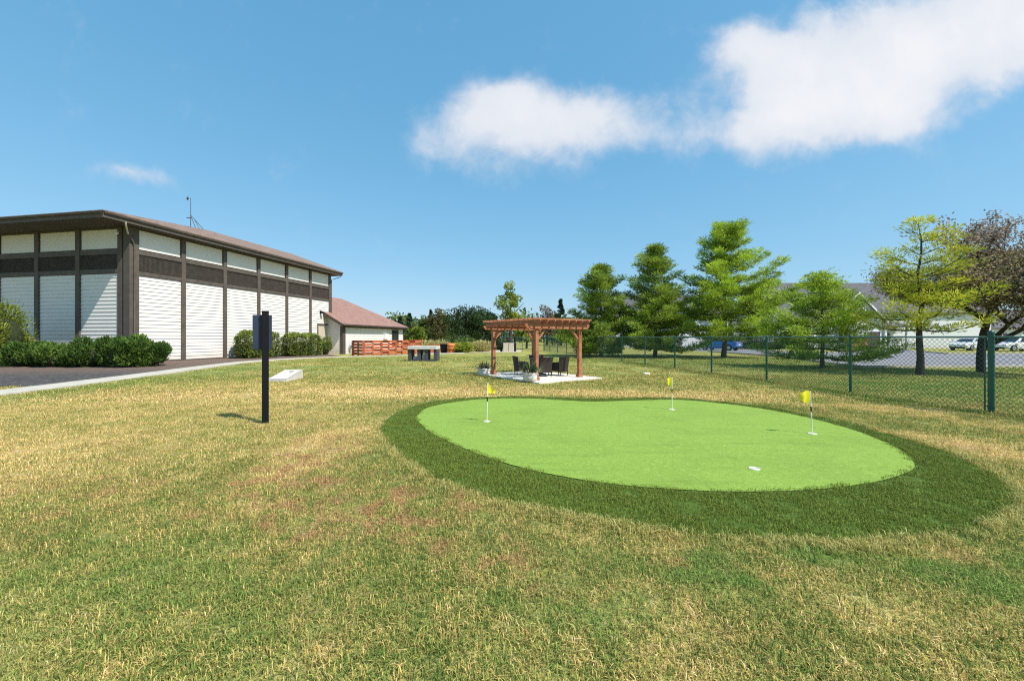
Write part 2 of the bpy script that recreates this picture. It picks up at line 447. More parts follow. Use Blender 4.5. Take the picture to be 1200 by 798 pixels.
# ------------------------------------------------------------------ ground
def axis(lo, hi, near_lo, near_hi, step):
    a = list(np.arange(near_lo, near_hi + 1e-6, step))
    s = step; v = near_hi
    while v < hi:
        s *= 1.25; v += s; a.append(min(v, hi))
    s = step; v = near_lo
    while v > lo:
        s *= 1.25; v -= s; a.insert(0, max(v, lo))
    return a
def make_ground():
    xs = axis(-900, 900, -40, 45, 1.0); ys = axis(-400, 1500, -6, 60, 1.0)
    vs = [(x, y, g(x, y)) for y in ys for x in xs]
    nx = len(xs)
    fs = [(j * nx + i, j * nx + i + 1, (j + 1) * nx + i + 1, (j + 1) * nx + i) for j in range(len(ys) - 1) for i in range(nx - 1)]
    me = bpy.data.meshes.new('lawn'); me.from_pydata(vs, [], fs); me.materials.append(M['lawn'])
    o = bpy.data.objects.new('lawn', me); COL.objects.link(o); tag(o, kind='structure')
make_ground()

def poly_sheet(name, pts, mat, off, cuts=5, kind='structure', thick=0.0, maxlen=1.5):
    bm = bmesh.new()
    vs = [bm.verts.new((p[0], p[1], 0)) for p in pts]
    f = bm.faces.new(vs)
    bmesh.ops.triangulate(bm, faces=[f])
    for _ in range(cuts):
        long = [e for e in bm.edges if e.calc_length() > maxlen]
        if not long: break
        bmesh.ops.subdivide_edges(bm, edges=long, cuts=1)
        bmesh.ops.triangulate(bm, faces=[q for q in bm.faces if len(q.verts) > 3])
    for v in bm.verts: v.co.z = g(v.co.x, v.co.y) + off
    bmesh.ops.recalc_face_normals(bm, faces=bm.faces)
    if sum(q.normal.z for q in bm.faces) < 0: bmesh.ops.reverse_faces(bm, faces=bm.faces)
    if thick > 0:
        r = bmesh.ops.extrude_edge_only(bm, edges=[e for e in bm.edges if e.is_boundary])
        for v in [q for q in r['geom'] if isinstance(q, bmesh.types.BMVert)]: v.co.z -= thick
    me = bpy.data.meshes.new(name); bm.to_mesh(me); bm.free(); me.materials.append(mat)
    o = bpy.data.objects.new(name, me); COL.objects.link(o)
    return tag(o, kind=kind)

def catmull(pts, per=6, closed=True):
    out = []; n = len(pts)
    rng = range(n) if closed else range(n - 1)
    for i in rng:
        if closed: p0, p1, p2, p3 = pts[(i - 1) % n], pts[i], pts[(i + 1) % n], pts[(i + 2) % n]
        else: p0, p1, p2, p3 = pts[max(i - 1, 0)], pts[i], pts[i + 1], pts[min(i + 2, n - 1)]
        for k in range(per):
            t = k / per
            out.append(tuple(0.5 * (2 * p1[c] + (p2[c] - p0[c]) * t + (2 * p0[c] - 5 * p1[c] + 4 * p2[c] - p3[c]) * t * t + (3 * p1[c] - p0[c] - 3 * p2[c] + p3[c]) * t ** 3) for c in (0, 1)))
    if not closed: out.append(tuple(pts[-1][:2]))
    return out

INNER = [(489, 493), (491, 485.5), (505, 477.5), (540, 470.9), (573, 468.2), (617, 467.5), (650, 469.2), (683, 471), (707, 471.3), (747, 469.9), (797, 469.4), (850, 474), (900, 481), (943, 489.5), (980, 499), (1017, 511), (1050, 526), (1067, 538), (1071.7, 547), (1067, 553.5), (1050, 560), (1027, 566), (987, 572), (943, 576), (883, 578), (830, 577), (747, 572), (687, 564.5), (630, 554), (580, 540), (540, 525), (505, 508)]
OUTER = [(447, 507), (449, 496.7), (463, 485), (487, 476), (520, 469.3), (563, 465.9), (607, 465), (647, 466), (690, 468), (717, 467.6), (750, 466.3), (797, 467.0), (850, 471.7), (900, 477.7), (950, 487), (1000, 498), (1050, 512), (1100, 528), (1140, 545), (1170, 563), (1185, 580), (1187, 591), (1173, 603), (1143, 615), (1100, 625), (1053, 631), (1000, 634), (933, 633), (867, 630), (800, 625), (747, 616), (690, 607), (630, 596), (573, 582), (530, 567), (490, 547), (462, 525)]
_rj = random.Random(3)
inner_w = [(x + _rj.uniform(-0.006, 0.006), y + _rj.uniform(-0.006, 0.006)) for x, y in catmull([tuple(at(*p))[:2] for p in INNER], 14)]; outer_w = catmull([tuple(at(*p))[:2] for p in OUTER])

def green_and_fringe():
    gr = poly_sheet('putting_green', inner_w, M['green'], 0.020, 4)
    tag(gr, 'bright green artificial putting surface inside the dark fringe', 'putting green')
    gr['kind'] = 'structure'
    # fringe: a ring of darker turf that rises a little at its outer lip
    o = poly_sheet('fringe_turf', outer_w, M['fringe'], 0.010, 4)
green_and_fringe()

path_far = [(-14.7, 4.0), (-14.85, 8), (-15.15, 12.1), (-15.9, 17), (-16.9, 22), (-17.4, 26), (-17.3, 30), (-16.2, 33.5), (-14.9, 36.0), (-13.2, 37.2), (-9, 39.5), (-5.0, 41.2)]
path_far = catmull(path_far, 5, False)
def offset_line(pts, d):
    out = []
    for i, p in enumerate(pts):
        a = Vector(pts[max(i - 1, 0)]); b = Vector(pts[min(i + 1, len(pts) - 1)])
        t = (b - a).normalized(); out.append((p[0] + t.y * d, p[1] - t.x * d))
    return out
path_near = offset_line(path_far, 1.15)
path_poly = path_far + path_near[::-1]
def make_path():
    mb = MB()
    n = len(path_far)
    for i in range(n - 1):
        a, b = path_far[i], path_far[i + 1]; c, d = path_near[i], path_near[i + 1]
        # slabs cast in place with a shallow joint between them
        t = (Vector(b) - Vector(a)).normalized() * 0.012
        q = [(a[0] + t.x, a[1] + t.y), (c[0] + t.x, c[1] + t.y), (d[0], d[1]), (b[0], b[1])]
        top = [(x, y, g(x, y) + 0.045) for x, y in q]; bot = [(x, y, g(x, y) - 0.05) for x, y in q]
        mb.loft([bot, top])
    tag(mb.build('path', M['concrete']), kind='structure')
make_path()

U = Vector((0.184, 0.983)); V = Vector((-0.983, 0.184)); HC = Vector((-23.3, 25.0))
mulch_poly = [p for p in path_far if 12.8 < p[1] < 36.2] + [(-19.5, 43.4), tuple(HC + U * 19.65 + V * 0.2), tuple(HC + V * 0.2), tuple(HC + V * 22 + U * 0.2), (-44, 20), (-30, 14.2), (-20, 13.4)]
poly_sheet('mulch_bed', mulch_poly, M['mulch'], 0.03, 7)

# patio slab under the pergola
PC = Vector((0.925, 16.61)); PR = R(34.3)
def ploc(x, y, z=0.0):
    c, s = math.cos(PR), math.sin(PR)
    return Vector((PC.x + x * c - y * s, PC.y + x * s + y * c, z))
slab_pts = [tuple(ploc(x, y))[:2] for x, y in ((-1.5, -2.2), (1.55, -2.2), (1.55, 1.9), (-1.5, 1.9))]
mb = MB(); mb.loft([[(x, y, -0.06) for x, y in slab_pts], [(x, y, 0.045) for x, y in slab_pts]])
o = add_bevel(mb.build('patio_slab', M['slab']), 0.012); tag(o, kind='structure')
SLAB = 0.045

# street, parking court and drives beyond the fence
street_poly = [tuple(at(*p))[:2] for p in ((1500, 430), (1200, 430.5), (1100, 431), (1010, 431), (968, 426), (918, 419), (870, 415), (830, 412.2), (785, 409.6), (785, 407.9), (830, 407.9), (868, 408.6), (920, 411.5), (960, 413), (1000, 412.5), (1012, 408.5), (1060, 408.5), (1075, 412), (1110, 415), (1500, 415.5))]
poly_sheet('street', street_poly, M['asphalt'], 0.012, 6, maxlen=4)
kerb = MB()
def kerb_line(pts, w=0.15, h=0.12, mbk=None):
    for i in range(len(pts) - 1):
        a, b = Vector(pts[i]), Vector(pts[i + 1]); d = (b - a).normalized(); nrm = Vector((-d.y, d.x)) * w / 2
        q = [(a - nrm), (b - nrm), (b + nrm), (a + nrm)]
        mbk.loft([[(p.x, p.y, -0.02) for p in q], [(p.x, p.y, h) for p in q]])
kerb_line([tuple(at(*p))[:2] for p in ((1500, 430), (1200, 430.5), (1100, 431), (1010, 431), (968, 426), (918, 419), (870, 415), (830, 412.2))], mbk=kerb)
kerb_line([tuple(at(*p))[:2] for p in ((1075, 412), (1110, 415), (1500, 415.5))], mbk=kerb)
tag(kerb.build('kerb', M['concrete']), kind='structure')
isl = [tuple(at(*p))[:2] for p in ((1003, 417.5), (1020, 416.2), (1038, 416.6), (1042, 418.0), (1030, 419.4), (1010, 419.4))]
mb = MB(); isl = catmull(isl, 4); mb.loft([[(x, y, -0.02) for x, y in isl], [(x, y, 0.12) for x, y in isl]])
tag(mb.build('planted_island', [M['lawn']]), kind='structure')

# ------------------------------------------------------------------ leaf clouds
def leaves_mesh(name, P, D, L, W, T, mat, parent=None, fold=0.25, tri=False):
    """P roots, D unit directions, L lengths, W widths, T tints: one folded leaf each"""
    n = len(P)
    D = D / np.linalg.norm(D, axis=1, keepdims=True)
    rnd = RNG.normal(size=(n, 3))
    S = np.cross(D, rnd); S /= np.linalg.norm(S, axis=1, keepdims=True) + 1e-9
    N = np.cross(D, S)
    L = L[:, None]; W = W[:, None]
    if tri:
        a = P - S * W * 0.5; b = P + S * W * 0.5; c = P + D * L
        vs = np.stack([a, b, c], 1).reshape(-1, 3); k = 3
    else:
        a = P; b = P + D * L * 0.45 + S * W * 0.5 + N * W * fold; c = P + D * L; d = P + D * L * 0.45 - S * W * 0.5 + N * W * fold
        vs = np.stack([a, b, c, d], 1).reshape(-1, 3); k = 4
    me = bpy.data.meshes.new(name)
    me.vertices.add(n * k); me.vertices.foreach_set('co', vs.astype(np.float32).ravel())
    me.loops.add(n * k); me.loops.foreach_set('vertex_index', np.arange(n * k, dtype=np.int32))
    me.polygons.add(n); me.polygons.foreach_set('loop_start', np.arange(0, n * k, k, dtype=np.int32))
    me.polygons.foreach_set('loop_total', np.full(n, k, dtype=np.int32))
    me.update(calc_edges=True)
    at_ = me.attributes.new('tint', 'FLOAT', 'POINT')
    at_.data.foreach_set('value', np.repeat(np.clip(T, 0, 1), k).astype(np.float32))
    me.materials.append(mat)
    o = bpy.data.objects.new(name, me)
    COL.objects.link(o)
    if parent is not None: o.parent = parent
    return o

def unit(n):
    v = RNG.normal(size=(n, 3)); return v / np.linalg.norm(v, axis=1, keepdims=True)

L_pine = leafmat('pine_needles', (0.028, 0.070, 0.016), (0.39, 0.51, 0.070), 0.25, 0.8)  # dark end deepened to put shadow contrast into the needle colour
L_pine_y = leafmat('yellow_pine_needles', (0.11, 0.17, 0.022), (0.72, 0.72, 0.065), 0.3, 0.8)
L_pine_b = leafmat('bright_pine_needles', (0.035, 0.090, 0.014), (0.50, 0.65, 0.060), 0.3, 0.8)  # dark needles made darker, painting crown shadow into the colour
L_dark = leafmat('dark_leaves', (0.018, 0.040, 0.014), (0.085, 0.135, 0.040), 0.2, 0.4)
L_spruce = leafmat('spruce_needles', (0.016, 0.036, 0.020), (0.065, 0.105, 0.050), 0.15, 0.6)
L_olive = leafmat('olive_leaves', (0.055, 0.070, 0.025), (0.24, 0.21, 0.075), 0.25, 0.4)
L_brown = leafmat('russet_leaves', (0.075, 0.060, 0.045), (0.26, 0.20, 0.13), 0.2, 0.5)
L_yg = leafmat('yellow_green_leaves', (0.095, 0.16, 0.022), (0.42, 0.47, 0.070), 0.35, 0.6)
L_mid = leafmat('mid_leaves', (0.045, 0.085, 0.022), (0.18, 0.24, 0.060), 0.25, 0.5)
L_crab = leafmat('purple_brown_leaves', (0.17, 0.12, 0.095), (0.58, 0.45, 0.33), 0.25, 0.6)
L_crab2 = leafmat('olive_brown_leaves', (0.12, 0.11, 0.040), (0.40, 0.35, 0.12), 0.3, 0.8)
L_yew = leafmat('yew_sprays', (0.030, 0.070, 0.014), (0.21, 0.34, 0.060), 0.2, 1.6)
L_hedge = leafmat('hedge_leaves', (0.055, 0.095, 0.018), (0.36, 0.42, 0.085), 0.25, 1.4)
L_gold = leafmat('golden_cypress', (0.11, 0.17, 0.020), (0.50, 0.53, 0.090), 0.3, 1.0)
L_straw = leafmat('straw_grass', (0.30, 0.26, 0.08), (0.66, 0.58, 0.26), 0.3, 1.0)
L_pot = leafmat('spiky_leaves', (0.030, 0.060, 0.020), (0.15, 0.22, 0.09), 0.2, 5)

def pine(name, label, px, base_y, top_y, rad, mat, seed, bark='bark', crown_base=0.9, density=1.0, lean=0.0, group='pines beyond the chain link fence', layers=None, asym=(0, 0), D=None, thin=0.0, upper=1.0, tier=1.0, fol=26):
    global RNG
    RNG = np.random.default_rng(seed); rn = random.Random(seed)
    p = at(px, base_y) if D is None else Vector(((px - 600) / F * D, D, g((px - 600) / F * D, D)))
    H = EYE + (HY - top_y) / F * p.y - p.z
    t = thing(name, label, 'tree', p, 0, group)
    wood = MB()
    r0 = 0.015 * H + 0.035
    N = 9
    tp = [Vector((lean * (k / N) ** 1.5 + 0.05 * math.sin(k * 1.7 + seed), 0.05 * math.cos(k * 2.1), H * k / N * 0.985)) for k in range(N + 1)]
    wood.tube([tp[0] - Vector((0, 0, 0.15))] + tp, [r0 * 1.35] + [r0 * (1.15 if k == 0 else 1 - 0.92 * k / N) for k in range(N + 1)], 8)
    def trunk_at(z):
        k = min(N - 1e-6, max(0, z / (H * 0.985) * N)); i = int(k)
        return tp[i].lerp(tp[i + 1], k - i)
    wood.build('trunk', M[bark], t)
    br = MB()
    Ps = []; Ds = []; Ls = []; Ws = []; Ts = []
    z = crown_base
    leafscale = 0.35 + p.y / 42
    while z < H * 0.985:
        tt = (z - crown_base) / (H - crown_base)
        # outline: broad low whorls, uneven shoulders, narrow leader
        prof = 0.03 + (1 - tt) ** 0.85 * (0.96 + 0.14 * math.sin(tt * 11 + seed)) if tt > 0.10 else 0.80 + 1.0 * tt
        nb = rn.choice((4, 5, 5, 6)) if tt < 0.8 else 4
        a0 = rn.uniform(0, 2 * PI)
        for b in range(nb):
            if rn.random() < thin: continue
            a = a0 + b * 2 * PI / nb + rn.uniform(-0.35, 0.35)
            ln = max(0.25, rad * prof * rn.uniform(0.55, 1.25) * (1 + 0.35 * (asym[0] * math.cos(a) + asym[1] * math.sin(a))))
            if tt > 0.5: ln *= upper
            rise = 0.08 + 0.55 * tt ** 1.5 + rn.uniform(-0.08, 0.12)
            st = trunk_at(z)
            pts = []
            for k in range(5):
                s = k / 4
                out = ln * s
                zz = ln * rise * s + 0.10 * ln * s * s - 0.16 * ln * (1 - tt) * math.sin(s * PI) * 0.6
                pts.append(st + Vector((math.cos(a) * out, math.sin(a) * out, zz)))
            br.tube(pts, [0.012 * ln + 0.012, 0.010 * ln + 0.010, 0.008 * ln + 0.007, 0.012, 0.006], 4, cap=False)
            npl = max(4, int(ln / 0.135 * density))
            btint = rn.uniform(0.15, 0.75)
            for q in range(npl):
                s = 0.25 + 0.78 * (q + rn.random()) / npl
                s = min(s, 1.0)
                k = min(3, int(s * 4)); c = pts[k].lerp(pts[k + 1], s * 4 - k)
                lat = (rn.uniform(-1, 1)) * 0.44 * ln * (1.05 - s) + rn.uniform(-0.1, 0.1)
                c = c + Vector((-math.sin(a) * lat, math.cos(a) * lat, rn.uniform(-0.03, 0.12)))
                m = int(fol)
                pr = 0.17 * (0.8 + 0.4 * rn.random()) * (0.7 + 0.3 * leafscale)
                off = RNG.normal(size=(m, 3)) * np.array([pr, pr, pr * 0.38])
                d = off / (np.linalg.norm(off, axis=1, keepdims=True) + 1e-6) + np.array([math.cos(a) * 0.7, math.sin(a) * 0.7, 0.55])
                Ps.append(np.array(c) + off); Ds.append(d)
                Ls.append(RNG.uniform(0.15, 0.28, m) * leafscale); Ws.append(RNG.uniform(0.032, 0.058, m) * leafscale)
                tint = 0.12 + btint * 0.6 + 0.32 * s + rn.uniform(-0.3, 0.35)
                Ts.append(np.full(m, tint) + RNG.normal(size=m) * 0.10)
        z += rn.uniform(0.40, 0.66) * tier * (0.8 + H / 30) * (0.62 if tt > 0.7 else 1.0)
    # leader tuft
    br.build('branches', M[bark], t)
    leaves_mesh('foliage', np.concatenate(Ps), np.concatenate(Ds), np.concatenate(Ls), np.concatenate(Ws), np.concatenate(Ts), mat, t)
    return t

def round_tree(name, label, px, top_y, width_px, D, mat, seed, shape='round', group='trees on the far side of the lawn', n=5000, leaf=0.32, gap=0.0, base=0.12, bark='darkbark', mat2=None, trunk_h=None):
    """broadleaf or spruce at distance D"""
    global RNG
    RNG = np.random.default_rng(seed); rn = random.Random(seed)
    x = (px - 600) / F * D; z0 = g(x, D)
    H = EYE + (HY - top_y) / F * D - z0; rw = width_px / F * D / 2
    t = thing(name, label, 'tree', (x, D, z0), 0, group)
    wd = MB(); r0 = 0.02 * H + 0.06
    wd.tube([(0, 0, -0.1), (0.05, 0, H * 0.25), (0, 0.08, H * 0.55), (0.06, 0, H * 0.9)], [r0 * 1.2, r0, r0 * 0.6, r0 * 0.1], 7)
    for k in range(9):
        a = rn.uniform(0, 6.28); h = H * rn.uniform(0.18, 0.6)
        wd.tube([(0, 0, h), (math.cos(a) * rw * 0.4, math.sin(a) * rw * 0.4, h + H * 0.12), (math.cos(a) * rw * 0.8, math.sin(a) * rw * 0.8, h + H * 0.22)], [r0 * 0.45, r0 * 0.25, 0.02], 5)
    wd.build('trunk', M[bark], t)
    Ps = []; Ds = []; Ts = []
    nb = 42 if shape != 'spruce' else 60
    per = n // nb
    for b in range(nb):
        if shape == 'spruce':
            tt = (b + rn.random()) / nb
            rr = rw * (1 - tt) ** 0.9 * rn.uniform(0.5, 1.0); a = rn.uniform(0, 6.28)
            c = np.array([math.cos(a) * rr, math.sin(a) * rr, H * (base + (1 - base) * tt)]); br = max(0.12, rw * 0.35 * (1.05 - tt)); sq = 0.5
        else:
            u = unit(1)[0]; q = rn.uniform(0.35, 0.92)
            cz = H * (base + (1 - base) * 0.5); hz = H * (1 - base) * 0.5
            u2 = u.copy()
            if shape == 'upright': wx = rw * (0.95 if u[2] < 0 else 0.95 - 0.45 * u[2])
            else: wx = rw
            c = np.array([u2[0] * wx * q, u2[1] * wx * q, cz + u2[2] * hz * q * 0.97]); br = rw * rn.uniform(0.20, 0.36) * (0.75 if shape == 'upright' else 1); sq = 0.75
        off = unit(per) * (RNG.uniform(0.45, 1.05, per) ** 0.6)[:, None] * br
        off[:, 2] *= sq
        P = c + off
        if gap > 0 and rn.random() < gap: continue
        keep = P[:, 2] > 0.05
        Ps.append(P[keep]); Ds.append((unit(per) * 0.9 + off / br + np.array([0, 0, 0.15]))[keep])
        Ts.append((np.full(per, rn.uniform(0.1, 0.8)) + RNG.normal(size=per) * 0.16)[keep])
    P = np.concatenate(Ps); k = len(P); sc = leaf
    leaves_mesh('crown', P, np.concatenate(Ds), RNG.uniform(0.7, 1.3, k) * sc, RNG.uniform(0.45, 0.75, k) * sc, np.concatenate(Ts), mat, t)
    return t

# ------------------------------------------------------------------ sports hall
def pieces(name, mat, parent, boxes):
    for b in boxes:
        m = MB(); m.bx(*b); m.build(name, mat, parent)

def siding_panel(x0, x1, z0, z1, axis, face, step=0.235):
    """lapped boards; axis 'y': a panel on the plane x=face running along y; axis 'x': on the plane y=face"""
    mb = MB(); n = max(1, round((z1 - z0) / step)); h = (z1 - z0) / n
    for k in range(n):
        za, zb = z0 + k * h, z0 + (k + 1) * h
        lo, hi = 0.045, 0.012
        def pt(u, d, z):
            return (face + d, u, z) if axis == 'y' else (u, face - d, z)
        mb.loft([[pt(x0, 0, za), pt(x0, lo, za), pt(x0, hi, zb - 0.004), pt(x0, 0, zb - 0.004)],
                 [pt(x1, 0, za), pt(x1, lo, za), pt(x1, hi, zb - 0.004), pt(x1, 0, zb - 0.004)]])
    return mb

def lattice_panel(x0, x1, z0, z1, axis, face, sp=0.155, w=0.034):
    mb = MB()
    H = z1 - z0
    def pt(u, d, z): return Vector((face + d, u, z)) if axis == 'y' else Vector((u, face - d, z))
    for sgn, dep in ((1, 0.035), (-1, 0.055)):
        u = x0 - H
        while u < x1 + H:
            # diagonal from (u, z0) going up with slope sgn
            ua, ub = (u, u + H) if sgn > 0 else (u + H, u)
            za, zb = z0, z1
            # clip to x0..x1
            def clip(ua, za, ub, zb):
                if ua > ub: ua, za, ub, zb = ub, zb, ua, za
                if ub <= x0 or ua >= x1: return None
                if ua < x0: za = za + (zb - za) * (x0 - ua) / (ub - ua); ua = x0
                if ub > x1: zb = za + (zb - za) * (x1 - ua) / (ub - ua); ub = x1
                return ua, za, ub, zb
            c = clip(ua, za, ub, zb)
            if c and abs(c[2] - c[0]) > 0.02:
                a, b = pt(c[0], dep, c[1]), pt(c[2], dep, c[3])
                mb.bar(a, b, w, 0.012)
            u += sp
    return mb

def build_hall():
    ang = -math.asin(0.184)
    t = thing('sports_hall', 'tall hall with cream siding, dark brown frame, lattice band and wide dark eaves', 'building', (HC.x, HC.y, 0), ang)
    LX, LY = 24.0, 19.65
    zs = 8.32
    core = MB(); core.bx(-LX, -0.0, 0.0, LY, -0.5, zs); core.build('wall', M['trim'], t)
    # right-hand long facade: six bays along y, plane x = 0
    bay = LY / 6
    gz = lambda y: g(*(HC + U * y)) 
    ybounds = [k * bay for k in range(7)]
    for k in range(7):
        y = ybounds[k]; w = 0.30 if k not in (0,) else 0.42
        yc = y + (0.21 if k == 0 else (-0.15 if k == 6 else 0))
        m = MB(); m.bx(0.0, 0.13, yc - w / 2, yc + w / 2, -0.4, zs); add_bevel(m.build('timber_post', M['trim'], t), 0.012)
    for k in range(6):
        y0 = ybounds[k] + (0.42 if k == 0 else 0.15); y1 = ybounds[k + 1] - (0.30 if k == 5 else 0.15)
        zb = gz(y0) + 0.10
        if k == 5:
            # last bay carries the recessed entrance
            dz = 3.05 + gz(ybounds[5])
            da, db = y0 + 1.05, y1
            siding_panel(y0, da - 0.12, zb, 5.42, 'y', 0.002).build('siding_panel', M['siding'], t)
            siding_panel(da - 0.12, db, dz + 0.14, 5.42, 'y', 0.002).build('siding_panel', M['siding'], t)
            fr = MB(); fr.bx(0.0, 0.10, da - 0.12, da, zb - 0.1, dz + 0.14); fr.bx(0.0, 0.10, da - 0.001, db, dz, dz + 0.14)
            e = fr.build('entrance_frame', M['trim'], t)
            rc = MB(); rc.bx(0.003, 0.02, da, db, zb - 0.08, dz); rc.build('entrance_door', M['shade'], t)
            hd = MB(); hd.bx(0.02, 0.06, db - 0.4, db - 0.36, zb + 0.85, zb + 1.15); hd.build('handle', M['black'], t.children[-1])
        else:
            siding_panel(y0, y1, zb, 5.42, 'y', 0.002).build('siding_panel', M['siding'], t)
        m = MB(); m.bx(0.0, 0.03, y0 + 0.05, y1 - 0.05, 7.05, 8.22); m.build('clerestory_panel', M['clere'], t)
        pieces('rail', M['trim'], t, [(0.0, 0.10, y0, y1, 5.44, 5.66), (0.0, 0.10, y0, y1, 6.72, 6.98), (0.0, 0.075, y0, y1, 8.225, zs), (0.0, 0.06, y0, y1, -0.4, zb - 0.012)])
        lattice_panel(y0 + 0.02, y1 - 0.02, 5.70, 6.68, 'y', 0.0).build('lattice_panel', M['trim'], t)
    # short facade facing the lawn: plane y = 0, going to -x
    xb = [0.0, -3.93, -7.27, -10.6, -13.95, -17.3, -20.6, -LX]
    for k, x in enumerate(xb):
        if k == 0:
            m = MB(); m.bx(-0.86, -0.52, -0.09, 0.0, -0.3, zs); m.build('timber_post', M['trim'], t)
            m = MB(); m.bx(-0.36, 0.13, -0.13, 0.0, -0.3, zs)
        else:
            m = MB(); m.bx(x - 0.17, x + 0.17, -0.13, 0.0, -0.3, zs)
        add_bevel(m.build('timber_post', M['trim'], t), 0.012)
    for k in range(7):
        x1 = xb[k] - (0.86 if k == 0 else 0.17); x0 = xb[k + 1] + 0.17
        siding_panel(x0, x1, 0.12, 5.50, 'x', -0.002).build('siding_panel', M['siding'], t)
        m = MB(); m.bx(x0 + 0.04, x1 - 0.04, -0.03, 0.0, 7.05, 8.22); m.build('clerestory_panel', M['clere'], t)
        pieces('rail', M['trim'], t, [(x0, x1, -0.10, 0.0, 5.52, 5.78), (x0, x1, -0.10, 0.0, 6.68, 7.0), (x0, x1, -0.075, 0.0, 8.225, zs), (x0, x1, -0.06, 0.0, -0.3, 0.10)])
        lattice_panel(x0 + 0.02, x1 - 0.02, 5.80, 6.66, 'x', 0.0).build('lattice_panel', M['trim'], t)
    # roof: broad eaves, shallow toward the lawn, steeper along the long side
    xe, xw, ys, yn = 0.86, -LX - 0.86, -2.0, LY + 0.95
    z0, z1 = zs + 0.01, zs + 0.32
    so = MB(); so.bx(xw + 0.02, xe - 0.02, ys + 0.02, yn - 0.02, z0, z0 + 0.06); so.build('soffit', M['soffit'], t)
    fa = MB()
    fa.bx(xe - 0.03, xe, ys, yn, z0 - 0.02, z1); fa.bx(xw, xw + 0.03, ys, yn, z0 - 0.02, z1)
    fa.bx(xw + 0.03, xe - 0.03, ys, ys + 0.03, z0 - 0.02, z1); fa.bx(xw + 0.03, xe - 0.03, yn - 0.03, yn, z0 - 0.02, z1)
    fa.build('fascia', M['trim'], t)
    hr = 1.52
    b = 3.4; a = 9.4; c = 3.6
    e1 = [(xe + 0.05, ys - 0.05, z1), (xe + 0.05, yn + 0.05, z1), (xw - 0.05, yn + 0.05, z1), (xw - 0.05, ys - 0.05, z1)]
    e1b = [(p[0], p[1], z1 + 0.06) for p in e1]
    top = [(xe - b, ys + a, z1 + hr), (xe - b, yn - c, z1 + hr), (xw + b, yn - c, z1 + hr), (xw + b, ys + a, z1 + hr)]
    rf = MB(); rf.loft([e1, e1b, top]); rfo = rf.build('roof', M['roof'], t)
    gt = MB()
    def gutter(p, q, out):
        pr = [(0, 0.0), (0.10, 0.02), (0.13, 0.12), (0.11, 0.12), (0.09, 0.04), (0.0, 0.03)]
        gt.loft([[(p[0] + out[0] * d, p[1] + out[1] * d, z1 - 0.13 + h) for d, h in pr], [(q[0] + out[0] * d, q[1] + out[1] * d, z1 - 0.13 + h) for d, h in pr]])
    gutter((xe + 0.001, ys, 0), (xe + 0.001, yn, 0), (1, 0)); gutter((xw, ys - 0.001, 0), (xe, ys - 0.001, 0), (0, -1))
    gt.build('gutter', M['trim'], rfo)
    # pale elbow from the gutter, and the dark pipe down the corner
    dp = MB(); dp.tube([(xe - 0.02, -0.85, z0 + 0.02), (xe - 0.04, -0.85, z0 - 0.12), (xe - 0.28, -0.62, z0 - 0.30), (xe - 0.50, -0.38, z0 - 0.55)], 0.045, 8)
    dp.build('gutter_elbow', M['shade'], t)
    dn = MB(); dn.tube([(xe - 0.50, -0.38, z0 - 0.56), (0.22, -0.02, z0 - 0.9), (0.185, 0.10, z0 - 1.2), (0.185, 0.10, 0.25), (0.32, 0.08, 0.08)], 0.045, 8)
    dn.build('downpipe', M['trim'], t)
    dp = MB(); dp.tube([(xe - 0.05, yn - 0.3, z0 + 0.02), (xe - 0.06, yn - 0.3, z0 - 0.2), (xe - 0.35, yn - 0.6, z0 - 0.35), (0.18, LY - 0.0, z0 - 0.55), (0.18, LY - 0.0, 3.6)], 0.04, 8)
    dp.build('downpipe', M['trim'], t)
    fl = MB(); fl.lathe([(0.02, -0.12), (0.09, -0.09), (0.10, -0.02), (0.06, 0.03), (0.03, 0.07)], (-0.72, -0.2, 7.95)); fl.tube([(-0.72, -0.09, 8.0), (-0.72, -0.2, 8.0)], 0.03, 6)
    fl.build('floodlight', M['white'], t)
    lm = MB(); yl = ybounds[5] + 1.6
    lm.bx(0.045, 0.09, yl - 0.12, yl + 0.12, 4.05, 4.35); lm.loft([[(0.09, yl - 0.14, 4.12), (0.42, yl - 0.14, 4.02), (0.42, yl + 0.14, 4.02), (0.09, yl + 0.14, 4.12)], [(0.09, yl - 0.10, 4.32), (0.30, yl - 0.10, 4.26), (0.30, yl + 0.10, 4.26), (0.09, yl + 0.10, 4.32)]])
    lm.build('wall_lamp', M['black'], t)
    # vent cap on the roof
    return t
build_hall()

def build_antenna():
    base = HC + U * 6.1 + V * 2.55
    z = 8.70 + 1.30
    t = thing('roof_antenna', 'thin grey mast antenna with braces on the hall roof', 'antenna', (base.x - 0.0, base.y, z))
    m = MB(); m.tube([(0, 0, -0.05), (0, 0, 2.3)], [0.028, 0.016], 6); m.build('mast', M['trim'], t)
    m = MB(); m.tube([(0, 0, 0.95), (0.75, 0.3, -0.05)], 0.022, 5); m.tube([(0.18, 0.08, 0.75), (0.55, 0.15, -0.05)], 0.018, 5); m.tube([(0, 0, 0.9), (-0.2, 0.9, -0.05)], 0.018, 5); m.build('brace', M['trim'], t)
    m = MB(); m.bx(-0.30, 0.04, -0.02, 0.02, 0.72, 0.78); m.build('dipole', M['trim'], t); m = MB(); m.bx(-0.34, -0.14, -0.03, 0.03, 2.2, 2.26); m.bx(-0.26, -0.20, -0.03, 0.03, 2.1, 2.36); m.build('dipole', M['trim'], t)
build_antenna()

